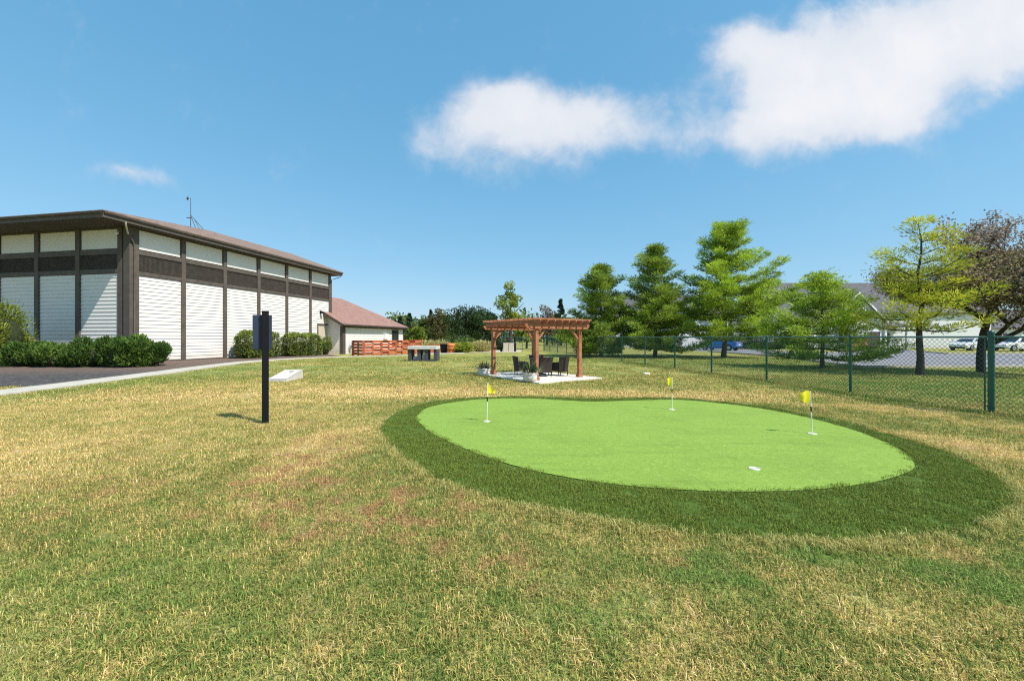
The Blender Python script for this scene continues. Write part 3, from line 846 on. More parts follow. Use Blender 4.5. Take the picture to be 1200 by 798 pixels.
def build_wing():
    ang = -math.asin(0.184); ox, oy = -18.0, 43.5; z0 = g(ox, oy) - 0.02
    t = thing('low_wing', 'low cream wing with a red-brown shingle roof behind the slatted fence', 'building', (ox, oy, 0), ang)
    Lx, Ly = 11.5, 14.5; ze = 2.78
    c = MB(); c.bx(-Lx, 0, 0.0, Ly, -0.6, ze); c.build('wall', M['siding'], t)
    # gable above the near end wall
    rz = ze + 0.53 * (Lx / 2)
    gb = MB(); gb.loft([[(-Lx, 0.0, ze), (0, 0.0, ze), (-Lx / 2, 0.0, rz)], [(-Lx, 0.2, ze), (0, 0.2, ze), (-Lx / 2, 0.2, rz)]]); gb.build('gable', M['siding'], t)
    siding_panel(-Lx, -0.22, -0.25, ze, 'x', -0.002, 0.2).build('siding_panel', M['siding'], t)
    siding_panel(0.5, Ly - 0.2, -0.25, ze, 'y', 0.002, 0.2).build('siding_panel', M['siding'], t)
    for (x0, x1, y0, y1) in ((-0.22, 0.09, -0.09, 0.42), (-0.02, 0.09, Ly - 0.2, Ly + 0.05)):
        m = MB(); m.bx(x0, x1, y0, y1, -0.6, ze); m.build('corner_post', M['soffit'], t)
    pieces('rail', M['trim'], t, [(0.0, 0.08, 0.42, Ly - 0.2, ze - 0.16, ze - 0.002), (0.0, 0.07, 0.42, Ly - 0.2, -0.6, -0.26)])
    dy = 11.0
    m = MB(); m.bx(0.03, 0.09, dy, dy + 1.9, 0.35, 2.55); wd = m.build('window', M['trim'], t)
    m = MB(); m.bx(0.085, 0.10, dy + 0.1, dy + 1.8, 0.45, 2.45); m.build('pane', M['darkglass'], wd)
    m = MB(); m.bx(0.02, 0.30, 8.7, 9.7, 1.35, 2.0); m.bx(0.30, 0.32, 8.8, 9.6, 1.45, 1.9); m.build('vent_hood', M['white'], t)
    # roof: gable at the near end, hip at the far end
    oh = 0.55; xe, xw = oh, -Lx - oh; yn, yf = -0.75, Ly + oh
    w = (xe - xw) / 2; zr = ze + 0.10 + 0.55 * w; th = 0.20
    xm = (xe + xw) / 2
    A = (xe, yn, ze + 0.0); B = (xe, yf, ze); C = (xw, yf, ze); D_ = (xw, yn, ze); E = (xm, yn, zr); G = (xm, yf - w * 1.02, zr)
    def up(p, h): return (p[0], p[1], p[2] + h)
    rf = MB()
    vs = [A, B, C, D_, E, G] + [up(p, th) for p in (A, B, C, D_, E, G)]
    rf.add(vs, [(6, 7, 11, 10), (7, 8, 11), (8, 9, 10, 11), (0, 5, 1), (0, 4, 5), (1, 5, 2), (2, 5, 4), (2, 4, 3)], 0)
    rf.add(vs, [(0, 1, 7, 6), (1, 2, 8, 7), (2, 3, 9, 8), (0, 6, 10, 4), (3, 4, 10, 9)], 1)
    rfo = rf.build('roof', [M['wingroof'], M['soffit']], t)
    gt = MB(); gt.bx(xe + 0.001, xe + 0.12, yn, yf, ze + 0.04, ze + 0.16); gt.build('gutter', M['soffit'], rfo)
    # gable rake boards
    m = MB(); m.bar((xe - 0.02, yn - 0.02, ze + 0.05), (xm, yn - 0.02, zr + 0.05), 0.05, 0.28); m.build('rake_board', M['soffit'], rfo)
build_wing()

def gas_meter():
    p = Vector((-18.0, 43.5)) + U * 1.0 + Vector((0.983, 0.184)) * 0.30; z = g(p.x, p.y)
    t = thing('gas_meter', 'small grey utility meter on pipes against the low wing wall', 'meter', (p.x, p.y, z), -0.185)
    m = MB(); m.cbox(-0.12, 0.12, -0.14, 0.14, 0.55, 0.92, 0.02); m.build('meter_box', M['alloy'], t)
    m = MB(); m.tube([(0, -0.08, 0), (0, -0.08, 0.56)], 0.03, 6); m.build('pipe', M['alloy'], t); m = MB(); m.tube([(0, 0.08, 0.9), (0, 0.08, 1.15), (-0.2, 0.08, 1.18)], 0.025, 6); m.build('pipe', M['alloy'], t)
gas_meter()

# ------------------------------------------------------------------ slatted pallet fence
def slat_fence():
    z0 = -0.12
    pts = [Vector((-15.0, 38.6)), Vector((-13.55, 37.4)), Vector((-12.4, 38.9)), Vector((-11.4, 40.2)), Vector((-10.5, 41.5)), Vector((-9.5, 42.8))]
    t = thing('slatted_fence', 'red-brown timber fence of staggered horizontal slats beside the low wing', 'fence', (pts[1].x, pts[1].y, g(pts[1].x, pts[1].y)))
    O = Vector((pts[1].x, pts[1].y, 0)); zb = g(pts[1].x, pts[1].y)
    H = 1.38
    for i, p in enumerate(pts):
        m = MB(); q = p - O.xy; m.bx(q.x - 0.09, q.x + 0.09, q.y - 0.09, q.y + 0.09, -0.15, H + 0.02); add_bevel(m.build('post', M['redwood'], t), 0.01)
    for i in range(len(pts) - 1):
        a, b = pts[i] - O.xy, pts[i + 1] - O.xy
        d = (b - a).normalized(); n = Vector((d.y, -d.x)); L = (b - a).length
        m = MB(); k = 5; hh = H / k
        ang = math.atan2(d.y, d.x); rot = Matrix.Rotation(ang, 3, 'Z')
        for r in range(k):
            # two runs of boards, alternately in front and behind
            for part, (s0, s1) in enumerate(((0.09, L * 0.5), (L * 0.5, L - 0.09))):
                off = 0.07 if (r + part) % 2 else -0.07
                c = a + d * ((s0 + s1) / 2) + n * off
                m.box((c.x, c.y, 0.06 + hh * (r + 0.5)), (s1 - s0, 0.03, hh * 0.80), rot)
        c = a + d * (L / 2)
        m.box((c.x, c.y, H / 2), (0.14, 0.09, H), rot)
        m.box((c.x, c.y, H + 0.035), (L - 0.16, 0.17, 0.035), rot)
        m.build('slat_panel', M['redwood'], t)
slat_fence()

# ------------------------------------------------------------------ stone topped table on charcoal frame
def stone_table():
    p = at(495.5, 423.4)
    t = thing('stone_table', 'long table with a pale stone top on an open charcoal block base on the lawn', 'table', (p.x, p.y + 0.35, p.z), R(-3))
    m = MB(); m.cbox(-0.98, 0.98, -0.48, 0.48, 0.80, 1.0, 0.02); m.build('tabletop', M['stone'], t)
    for x in (-0.86, -0.24, 0.24, 0.86):
        m = MB(); m.bx(x - 0.11, x + 0.11, -0.38, 0.38, 0.10, 0.798); m.build('leg', M['darkstone'], t)
    m = MB(); m.bx(-0.97, 0.97, -0.40, 0.40, -0.05, 0.098); m.build('base', M['darkstone'], t)
    m = MB(); m.bx(-0.7, -0.4, -0.12, 0.12, 0.10, 0.30); m.build('block', M['stone'], t); m = MB(); m.bx(-0.08, 0.08, -0.16, 0.1, 0.10, 0.45); m.build('block', M['stone'], t)
stone_table()

# ------------------------------------------------------------------ cornhole board
def cornhole():
    t = thing('cornhole_board', 'off-white sloping bean bag toss board with a round hole lying on the lawn', 'game board', (-8.42, 15.25, 0), R(2))
    W, L, h0, h1 = 0.66, 1.24, 0.10, 0.34
    def zt(y): return h0 + (h1 - h0) * (y + L / 2) / L
    # deck with a real hole
    m = MB(); n = 24; hc = (0.0, L / 2 - 0.24); hr = 0.09
    ring = [(hc[0] + hr * math.cos(2 * PI * k / n), hc[1] + hr * math.sin(2 * PI * k / n)) for k in range(n)]
    outer = []
    for k in range(n):
        a = 2 * PI * k / n; dx, dy = math.cos(a), math.sin(a)
        s = min([(W / 2) / abs(dx) if abs(dx) > 1e-6 else 9, ((L / 2 - hc[1]) if dy > 0 else (L / 2 + hc[1])) / abs(dy) if abs(dy) > 1e-6 else 9])
        outer.append((hc[0] + dx * s, hc[1] + dy * s))
    corners = [(W / 2, L / 2), (-W / 2, L / 2), (-W / 2, -L / 2), (W / 2, -L / 2)]
    for th in (0.0, -0.022):
        vs = [(x, y, zt(y) + th) for x, y in ring + outer]
        m.add(vs, [(k, n + k, n + (k + 1) % n, (k + 1) % n) for k in range(n)])
        for cx, cy in corners:
            # fill each corner triangle
            for k in range(n):
                p, q = outer[k], outer[(k + 1) % n]
                e = 1e-5
                if abs(p[0] - q[0]) > e and abs(p[1] - q[1]) > e and (abs(p[0] - cx) < 1e-4 or abs(q[0] - cx) < 1e-4) and (abs(p[1] - cy) < 1e-4 or abs(q[1] - cy) < 1e-4):
                    m.add([(p[0], p[1], zt(p[1]) + th), (cx, cy, zt(cy) + th), (q[0], q[1], zt(q[1]) + th)], [(0, 1, 2)])
    m.loft([[(x, y, zt(y) - 0.022) for x, y in ring], [(x, y, zt(y)) for x, y in ring]], cap=False)
    m.build('deck', M['boardpaint'], t)
    fr = MB()
    for sx in (-1, 1):
        x0, x1 = sx * W / 2, sx * (W / 2 - 0.03)
        fr.loft([[(x0, -L / 2, 0), (x1, -L / 2, 0), (x1, -L / 2, zt(-L / 2) - 0.023), (x0, -L / 2, zt(-L / 2) - 0.023)],
                 [(x0, L / 2, 0.0), (x1, L / 2, 0.0), (x1, L / 2, zt(L / 2) - 0.023), (x0, L / 2, zt(L / 2) - 0.023)]])
    fr.bx(-W / 2 + 0.03, W / 2 - 0.03, -L / 2, -L / 2 + 0.03, 0, zt(-L / 2) - 0.024)
    fr.bx(-W / 2 + 0.03, W / 2 - 0.03, L / 2 - 0.03, L / 2, 0.0, zt(L / 2) - 0.03)
    fr.build('frame', M['boardpaint'], t)
cornhole()

# ------------------------------------------------------------------ sign post
def sign_post():
    p = at(311, 495.8)
    t = thing('sign_post', 'black square post with a small dark navy board seen from behind, standing on dry grass', 'sign', (p.x, p.y, 0), R(30))
    m = MB(); m.cbox(-0.055, 0.055, -0.055, 0.055, -0.2, 2.06, 0.006); m.build('post', M['black'], t)
    m = MB(); m.cbox(-0.062, 0.062, -0.062, 0.062, 2.06, 2.085, 0.01); m.build('cap', M['black'], t)
    m = MB(); m.bx(-0.205, 0.105, 0.056, 0.085, 1.37, 2.01)
    b = add_bevel(m.build('board', M['navy'], t), 0.006)
    m = MB(); m.bx(-0.19, 0.09, 0.0855, 0.089, 1.39, 1.99); m.build('panel', M['black'], b)
sign_post()

# ------------------------------------------------------------------ pergola
def pergola():
    t = thing('pergola', 'cedar pergola of four posts with slatted open top on a concrete pad', 'pergola', (PC.x, PC.y, SLAB), PR)
    hx, hy = 1.065, 1.465
    zb0, zb1 = 1.86, 2.04
    for sx in (-1, 1):
        for sy in (-1, 1):
            x, y = sx * hx, sy * hy
            m = MB(); m.cbox(x - 0.072, x + 0.072, y - 0.072, y + 0.072, 0.0, zb1, 0.008); m.build('post', M['cedar'], t)
            m = MB(); m.cbox(x - 0.10, x + 0.10, y - 0.10, y + 0.10, 0.0, 0.10, 0.008); m.build('post_foot', M['cedar'], t)
            m = MB()
            m.bar((x - sx * 0.02, y, 1.42), (x - sx * 0.45, y, 1.87), 0.07, 0.06)
            m.bar((x, y - sy * 0.02, 1.42), (x, y - sy * 0.45, 1.87), 0.06, 0.07)
            m.build('brace', M['cedar'], t)
    def beam(x0, x1, yc, w, z0, z1):
        m = MB()
        e = 0.10
        prof = [(x0, z0 + e), (x0 + e, z0), (x1 - e, z0), (x1, z0 + e), (x1, z1), (x0, z1)]
        m.loft([[(px_, yc - w / 2, pz) for px_, pz in prof], [(px_, yc + w / 2, pz) for px_, pz in prof]])
        return m
    for sy in (-1, 1):
        for off in (-0.105, 0.105):
            beam(-hx - 0.42, hx + 0.42, sy * hy + off, 0.045, zb0, zb1).build('beam', M['cedar'], t)
    n = 8
    for k in range(n):
        x = -hx - 0.12 + (2 * hx + 0.24) * k / (n - 1)
        m = MB(); y0, y1 = -hy - 0.42, hy + 0.42; z0, z1 = zb1 + 0.002, zb1 + 0.14; e = 0.08
        prof = [(y0, z0 + e), (y0 + e, z0), (y1 - e, z0), (y1, z0 + e), (y1, z1), (y0, z1)]
        m.loft([[(x - 0.022, a, b) for a, b in prof], [(x + 0.022, a, b) for a, b in prof]])
        m.build('rafter', M['cedar'], t)
    n = 13
    for k in range(n):
        y = -hy - 0.28 + (2 * hy + 0.56) * k / (n - 1)
        m = MB(); m.bx(-hx - 0.36, hx + 0.36, y - 0.022, y + 0.022, zb1 + 0.142, zb1 + 0.20); m.build('top_slat', M['cedar'], t)
pergola()

# ------------------------------------------------------------------ patio furniture
def make_chair():
    t = thing('wicker_chair', '', 'chair', (0, 0, SLAB), 0, 'wicker chairs round the patio table')
    # local: sitter faces +y, back at -y
    w = 0.27
    for sx in (-1, 1):
        for sy in (-1, 1):
            m = MB(); m.tube([(sx * (w - 0.03), sy * 0.22, 0.0), (sx * (w - 0.02), sy * 0.22, 0.24)], [0.018, 0.022], 8); m.build('leg', M['wicker'], t)
    m = MB(); m.cbox(-w + 0.04, w - 0.04, -0.22, 0.26, 0.18, 0.345, 0.02); m.build('seat', M['wicker'], t)
    # flared back shell
    m = MB(); rings = []
    for z, fl in ((0.16, 0.0), (0.35, 0.01), (0.58, 0.035), (0.76, 0.07)):
        ring = []
        ring += [(-w - fl, -0.16 - fl * 0.8, z), (-w * 0.75 - fl * 0.6, -0.27 - fl, z), (w * 0.75 + fl * 0.6, -0.27 - fl, z), (w + fl, -0.16 - fl * 0.8, z)]
        ring += [(w - 0.04 + fl, -0.14 - fl * 0.8, z), (w * 0.7 + fl * 0.6, -0.23 - fl, z), (-w * 0.7 - fl * 0.6, -0.23 - fl, z), (-w + 0.04 - fl, -0.14 - fl * 0.8, z)]
        rings.append(ring)
    m.loft(rings); m.build('backrest', M['wicker'], t)
    for sx in (-1, 1):
        m = MB(); m.loft([[(sx * (w - 0.038), -0.135, 0.20), (sx * w, -0.135, 0.20), (sx * w, 0.25, 0.20), (sx * (w - 0.038), 0.25, 0.20)],
                          [(sx * (w - 0.038), -0.135, 0.56), (sx * w, -0.135, 0.56), (sx * w, 0.24, 0.53), (sx * (w - 0.038), 0.24, 0.53)]]); m.build('armrest', M['wicker'], t)
    m = MB(); m.cbox(-w + 0.05, w - 0.05, -0.20, 0.25, 0.347, 0.40, 0.02); m.build('cushion', M['cushion'], t)
    return t
ch = make_chair()
TC = Vector((1.18, 17.15))
spots = [((0.38, 16.98), -80, 'dark wicker chair at the side of the table nearest the spiky potted plants'),
         ((1.27, 16.28), 8, 'dark wicker chair with its back to the lawn, middle of the patio table'),
         ((1.93, 16.62), 48, 'dark wicker chair nearest the pergola post by the chain link fence'),
         ((1.08, 17.98), 180, 'dark wicker chair behind the patio table, mostly hidden')]
for i, (p, a, lb) in enumerate(spots):
    o = ch if i == 0 else copy_tree(ch)
    o.location = (p[0], p[1], SLAB); o.rotation_euler = (0, 0, R(a)); o['label'] = lb
def patio_table():
    t = thing('patio_table', 'round dark patio table between the wicker chairs', 'table', (TC.x, TC.y, SLAB))
    m = MB(); m.lathe([(0.02, 0.600), (0.44, 0.600), (0.45, 0.612), (0.45, 0.625), (0.44, 0.636), (0.02, 0.636)], n=28); m.build('tabletop', M['wicker'], t)
    m = MB(); m.lathe([(0.26, 0.0), (0.26, 0.03), (0.05, 0.06), (0.045, 0.58), (0.14, 0.599)], n=16); m.build('pedestal', M['wicker'], t)
patio_table()

def planter(name, label, x, y, z, seed, spread, h, group):
    global RNG
    RNG = np.random.default_rng(seed)
    t = thing(name, label, 'planter', (x, y, z), 0, group)
    m = MB(); m.lathe([(0.19, 0.0), (0.235, 0.03), (0.255, 0.14), (0.25, 0.25), (0.262, 0.27), (0.262, 0.30), (0.225, 0.30), (0.215, 0.25)], n=22); m.build('pot', M['pot'], t)
    m = MB(); m.lathe([(0.21, 0.24), (0.218, 0.258), (0.02, 0.272)], n=16); m.build('soil', M['soil'], t)
    n = 90; a = RNG.uniform(0, 2 * PI, n); el = RNG.uniform(0.25, 1.5, n)
    P = np.stack([np.cos(a) * 0.10 * RNG.random(n), np.sin(a) * 0.10 * RNG.random(n), np.full(n, 0.26)], 1)
    Dd = np.stack([np.cos(a) * np.cos(el), np.sin(a) * np.cos(el), np.sin(el)], 1)
    Lh = RNG.uniform(0.55, 1.0, n) * h; Lh *= np.where(el < 0.8, spread, 1.0)
    leaves_mesh('leaves', P, Dd, Lh, RNG.uniform(0.03, 0.055, n), RNG.random(n), L_pot, t)
    n = 160; P = RNG.normal(size=(n, 3)) * np.array([0.14, 0.14, 0.05]) + np.array([0, 0, 0.34])
    leaves_mesh('underplanting', P, unit(n) + np.array([0, 0, 0.5]), RNG.uniform(0.06, 0.12, n), RNG.uniform(0.03, 0.06, n), RNG.random(n), L_crab, t)
planter('potted_plant', 'pale round pot of spiky leaves on the lawn beside the far pergola post', -1.16, 17.05, 0.0, 31, 0.8, 0.40, 'spiky potted plants by the pergola')
planter('potted_plant', 'pale round pot with taller spiky leaves at the front corner post of the pergola', 0.64, 14.46, SLAB, 32, 0.9, 0.62, 'spiky potted plants by the pergola')

# ------------------------------------------------------------------ flags and cups
def flag(px, base_y, top_y, w_m, rz, lean, label, shape):
    p = at(px, base_y); H = (HY - top_y) / F * p.y + EYE - 0.02
    t = thing('golf_flag', label, 'golf flag', (p.x, p.y, 0.022), rz, 'yellow flags on the putting green')
    tip = Vector((lean, 0, H))
    q = lambda s: tip * s
    m = MB(); m.tube([(0, 0, 0), q(0.22), q(0.50)], 0.0085, 8); m.tube([q(0.62), q(0.985)], 0.0085, 8); m.build('pole', M['poleyellow'], t)
    m = MB(); m.tube([q(0.501), q(0.619)], 0.0105, 8); m.build('band', M['black'], t)
    m = MB(); m.tube([q(0.986), q(1.0)], [0.012, 0.008], 8); m.build('pole_tip', M['black'], t)
    m = MB(); n = 8; top = H * 0.975; hgt = 0.20
    f = []
    for side in (0.004, -0.004):
        rows = []
        for i in range(n + 1):
            s = i / n
            wob = 0.022 * math.sin(s * 7 + px) * s
            if shape == 'drop':   # hanging triangle, lower corner out
                z1 = top - 0.155 * s; z0 = top - hgt + 0.012 * s
            else:                 # wavy near-square flag
                z1 = top - 0.03 * s + 0.012 * math.sin(5 * s); z0 = top - hgt + 0.055 * s * s
            x = 0.008 + w_m * s
            rows.append([(x + lean * 0.95, side + wob, z0), (x * 0.9 + lean * 0.95, side + wob * 0.5 + 0.01, (z0 + z1) / 2), (x + lean * 0.95, side + wob * 0.3, z1)])
        f.append(rows)
    vs = [p_ for rows in f for r in rows for p_ in r]; fs = []
    for sidx in (0, 1):
        b = sidx * (n + 1) * 3
        for i in range(n):
            for k in range(2):
                fs.append((b + i * 3 + k, b + (i + 1) * 3 + k, b + (i + 1) * 3 + k + 1, b + i * 3 + k + 1))
    m.add(vs, fs, 0, True); m.build('flag', M['yellow'], t)
    return p
def cup(p, label):
    t = thing('golf_cup', label, 'golf hole', (p.x, p.y, 0.0215), 0, 'white cups in the putting green')
    m = MB(); n = 24
    rings = [[(r * math.cos(2 * PI * k / n), r * math.sin(2 * PI * k / n), z) for k in range(n)] for r, z in ((0.062, 0.0), (0.060, 0.006), (0.055, 0.007), (0.051, 0.001))]
    m.loft(rings, cap=False, smooth=False); m.build('rim', M['white'], t)
    m = MB(); m.add([(0.0515 * math.cos(2 * PI * k / n), 0.0515 * math.sin(2 * PI * k / n), 0.0015) for k in range(n)], [tuple(range(n))]); m.build('liner', M['shade'], t)
p1 = flag(570.5, 495, 447.5, 0.135, 0.0, 0.015, 'yellow triangular flag on a pole in the part of the green nearest the sign post', 'drop')
p2 = flag(787.5, 481, 441, 0.10, R(165), 0.0, 'small yellow flag on a thin pole at the far edge of the green, furthest away', 'wave')
p3 = flag(952, 509.5, 457, 0.15, R(172), 0.035, 'yellow square flag on a slightly leaning pole on the fence side of the green', 'wave')
cup(p1, 'white hole rim under the flag nearest the sign post')
cup(p2, 'white hole rim under the furthest flag')
cup(p3, 'white hole rim under the flag on the fence side')
cup(at(884, 551.0), 'white hole rim with no flag near the front of the green')

def irrigation_cap():
    p = at(757.5, 438.5)
    t = thing('irrigation_cap', 'small white valve cap in the grass between pergola and fence', 'valve cap', p)
    m = MB(); m.lathe([(0.15, -0.02), (0.15, 0.035), (0.12, 0.06), (0.02, 0.065)], n=18); m.build('lid', M['white'], t)
irrigation_cap()

# ------------------------------------------------------------------ chain link fence
def chain_fence():
    line = [Vector((11.15, 2.2)), Vector((10.6, 5.4)), Vector((9.98, 8.53)), Vector((9.47, 11.46)), Vector((9.20, 14.8)), Vector((8.72, 17.9)), Vector((8.15, 20.5)), Vector((7.60, 23.4)), Vector((7.08, 26.4)), Vector((6.60, 29.4)), Vector((6.1, 32.4)), Vector((5.6, 35.4)), Vector((5.1, 38.4)), Vector((4.6, 41.4)), Vector((4.1, 44.4)), Vector((3.7, 47.4)), Vector((1.2, 48.2)), Vector((-1.3, 49.0))]
    t = thing('chain_link_fence', 'long green chain link fence with round posts and top rail beside the lawn', 'fence', (line[2].x, line[2].y, 0))
    O = line[2]; H = 1.60
    for i, p in enumerate(line):
        q = p - O; thick = i in (2, 15)
        r = 0.051 if thick else 0.034
        m = MB(); m.tube([(q.x, q.y, -0.3), (q.x, q.y, H + (0.075 if thick else 0.0))], r, 12)
        m.lathe([(r * 1.08, 0), (r * 1.12, 0.03), (r * 0.7, 0.06), (0.008, 0.075)], (q.x, q.y, H + (0.07 if thick else -0.01)), 12)
        m.build('post', M['fencegreen'], t)
        if i == 2:
            d = (line[1] - p).normalized()
            m = MB(); s = -d * 0.10 + q
            m.bx(s.x - 0.008, s.x + 0.008, s.y - 0.012, s.y + 0.012, 0.05, H - 0.03); m.build('tension_bar', M['fencegreen'], t)
            m = MB()
            for z in (0.15, 0.5, 0.85, 1.2, 1.5):
                m.bar((q.x, q.y, z), (s.x, s.y, z), 0.012, 0.012)
                m.lathe([(r * 1.1, -0.02), (r * 1.1, 0.02)], (q.x, q.y, z), 12)
            m.build('tension_band', M['fencegreen'], t)
    for i in range(len(line) - 1):
        a, b = line[i] - O, line[i + 1] - O
        m = MB(); m.tube([(a.x, a.y, H), (b.x, b.y, H)], 0.021, 8); m.build('top_rail', M['galv'], t)
        # fabric: two sets of crossing wires
        L = (b - a).length; d = (b - a).normalized(); n = Vector((d.y, -d.x, 0))
        z0, z1 = 0.03, H - 0.03; h = z1 - z0
        far = (line[i].y > 24)
        sp = 0.098 if not far else 0.13
        w = 0.0034 if not far else 0.0040
        mm = MB(); vs = []; fs = []
        for sgn in (1, -1):
            u = -h
            while u < L:
                ua, ub = (u, u + h); za, zb = (z0, z1) if sgn > 0 else (z1, z0)
                if ua < 0: za += (zb - za) * (0 - ua) / (ub - ua); ua = 0
                if ub > L: zb = za + (zb - za) * (L - ua) / (ub - ua); ub = L
                if ub - ua > 0.01:
                    A = Vector((a.x + d.x * ua, a.y + d.y * ua, za)); B = Vector((a.x + d.x * ub, a.y + d.y * ub, zb))
                    o = n * (0.004 * sgn)
                    pr = (Vector((0, 0, w * 1.5)) + n * 0, Vector((0, 0, -w * 0.8)) + n * w * 1.2, Vector((0, 0, -w * 0.8)) - n * w * 1.2)
                    k = len(vs)
                    vs += [A + o + q for q in pr] + [B + o + q for q in pr]
                    fs += [(k, k + 1, k + 4, k + 3), (k + 1, k + 2, k + 5, k + 4), (k + 2, k, k + 3, k + 5)]
                u += sp
        mm.add(vs, fs); mm.bar((a.x, a.y, 0.04), (b.x, b.y, 0.04), 0.006)
        mm.build('chain_link_mesh', M['wire'], t, fix=False)
chain_fence()

# ------------------------------------------------------------------ lamp post
def lamp_post():
    p = at(927.5, 416.8)
    H = EYE + (HY - 353) / F * p.y
    t = thing('street_lamp', 'white globe lamp on a dark post beyond the fence', 'street lamp', p)
    m = MB(); m.lathe([(0.26, 0), (0.26, 0.25), (0.18, 0.35), (0.11, 0.5)], n=12); m.build('base', M['black'], t)
    m = MB(); m.tube([(0, 0, 0.45), (0, 0, H - 0.75)], [0.075, 0.055], 10); m.lathe([(0.06, 0), (0.15, 0.06), (0.15, 0.12), (0.1, 0.15)], (0, 0, H - 0.78), 12); m.build('post', M['black'], t)
    m = MB(); m.lathe([(0.10, 0), (0.24, 0.1), (0.29, 0.26), (0.24, 0.42), (0.10, 0.52), (0.10, 0.56), (0.14, 0.58), (0.03, 0.68)], (0, 0, H - 0.65), 16); m.build('globe', M['white'], t)
lamp_post()

# ------------------------------------------------------------------ houses across the street
def gable_roof(mb, x0, x1, y0, y1, ze, zr, along='x', th=0.18, oh=0.4):
    """closed gable roof slab; ridge along 'x' or 'y'"""
    if along == 'x':
        ym = (y0 + y1) / 2; s = (zr - ze) / (ym - y0)
        pr = [(y0 - oh, ze - oh * s), (ym, zr), (y1 + oh, ze - oh * s), (y1 + oh, ze - oh * s + th), (ym, zr + th), (y0 - oh, ze - oh * s + th)]
        mb.loft([[(x0 - oh, a, b) for a, b in pr], [(x1 + oh, a, b) for a, b in pr]])
    else:
        xm = (x0 + x1) / 2; s = (zr - ze) / (xm - x0)
        pr = [(x0 - oh, ze - oh * s), (xm, zr), (x1 + oh, ze - oh * s), (x1 + oh, ze - oh * s + th), (xm, zr + th), (x0 - oh, ze - oh * s + th)]
        mb.loft([[(a, y0 - oh, b) for a, b in pr], [(a, y1 + oh, b) for a, b in pr]])

def gable_wall(mb, x0, x1, y, ze, zr, th=0.15):
    xm = (x0 + x1) / 2
    mb.loft([[(x0, y, ze), (x1, y, ze), (xm, y, zr)], [(x0, y + th, ze), (x1, y + th, ze), (xm, y + th, zr)]])

def rake(mb, x0, x1, y, ze, zr, oh=0.4, w=0.28):
    xm = (x0 + x1) / 2; s = (zr - ze) / (xm - x0)
    for sx, xx in ((-1, x0), (1, x1)):
        e = xx + sx * oh
        mb.bar((e, y - oh - 0.03, ze - oh * s + 0.05), (xm, y - oh - 0.03, zr + 0.05), 0.05, w) if False else mb.loft([
            [(e, y - oh - 0.05, ze - oh * s - 0.10), (xm, y - oh - 0.05, zr - 0.10), (xm, y - oh - 0.05, zr + w - 0.10), (e, y - oh - 0.05, ze - oh * s + w - 0.10)],
            [(e, y - oh - 0.003, ze - oh * s - 0.10), (xm, y - oh - 0.003, zr - 0.10), (xm, y - oh - 0.003, zr + w - 0.10), (e, y - oh - 0.003, ze - oh * s + w - 0.10)]])

def house_window(x0, x1, z0, z1, y, parent):
    f = MB(); f.bx(x0 - 0.08, x1 + 0.08, y - 0.06, y - 0.003, z0 - 0.08, z1 + 0.08); o = f.build('window', M['white'], parent)
    p = MB(); p.bx(x0, x1, y - 0.075, y - 0.062, z0, z1); p.build('pane', M['darkglass'], o)
    b = MB(); b.bx((x0 + x1) / 2 - 0.02, (x0 + x1) / 2 + 0.02, y - 0.085, y - 0.077, z0, z1); b.bx(x0, x1, y - 0.092, y - 0.087, (z0 + z1) / 2 - 0.02, (z0 + z1) / 2 + 0.02); b.build('glazing_bar', M['white'], o)

def garage_door(x0, x1, z1, y, parent, mat):
    m = MB(); n = 4; h = z1 / n
    m.bx(x0, x1, y - 0.03, y - 0.003, 0.0, z1)
    for k in range(n):
        for j in range(4):
            xa = x0 + (x1 - x0) * (j + 0.08) / 4; xb = x0 + (x1 - x0) * (j + 0.92) / 4
            m.bx(xa, xb, y - 0.045, y - 0.0305, k * h + 0.08, (k + 1) * h - 0.08)
    o = m.build('garage_door', mat, parent)
    f = MB(); f.bx(x0 - 0.12, x0 - 0.002, y - 0.07, y - 0.003, 0, z1 + 0.12); f.bx(x1 + 0.002, x1 + 0.12, y - 0.07, y - 0.003, 0, z1 + 0.12); f.bx(x0, x1, y - 0.07, y - 0.003, z1 + 0.002, z1 + 0.12); f.build('door_trim', M['white'], o)

def X(px, D): return (px - 600) / F * D
def Z(py, D): return EYE + (HY - py) / F * D

def house_one():
    D = 58.0; cx = X(808, D)
    t = thing('garage_house', 'white gabled garage house behind the big pine and the blue car', 'house', (cx, D, 0), R(0))
    gw = 2.95; ze = 4.0; zr = Z(354, D)
    m = MB(); m.bx(-gw, gw, 0, 5.0, -0.2, ze); gable_wall(m, -gw, gw, 0.0, ze, zr - 0.05); m.build('wall', M['housewhite'], t)
    x0, x1 = X(716, 66) - cx, X(842, 66) - cx
    m = MB(); m.bx(x0, x1, 5.05, 13.0, -0.2, 5.0); m.build('wall', M['housewhite'], t)
    r = MB(); gable_roof(r, -gw, gw, 0, 6.5, ze, zr, 'y'); ro = r.build('roof', M['greyroof'], t)
    k = MB(); rake(k, -gw, gw, 0, ze, zr); k.build('rake_board', M['white'], ro)
    r = MB(); gable_roof(r, x0, x1, 5.05, 13.0, 4.9, Z(347, 67), 'x'); r.build('roof', M['greyroof'], t)
    garage_door(-2.3, 2.3, 2.75, 0.0, t, M['white'])
    house_window(-0.6, 0.6, 3.6, 4.8, 0.0, t)
    for a in (-8.5, -6.0): house_window(a, a + 1.2, 0.9, 2.4, 5.05, t)
house_one()

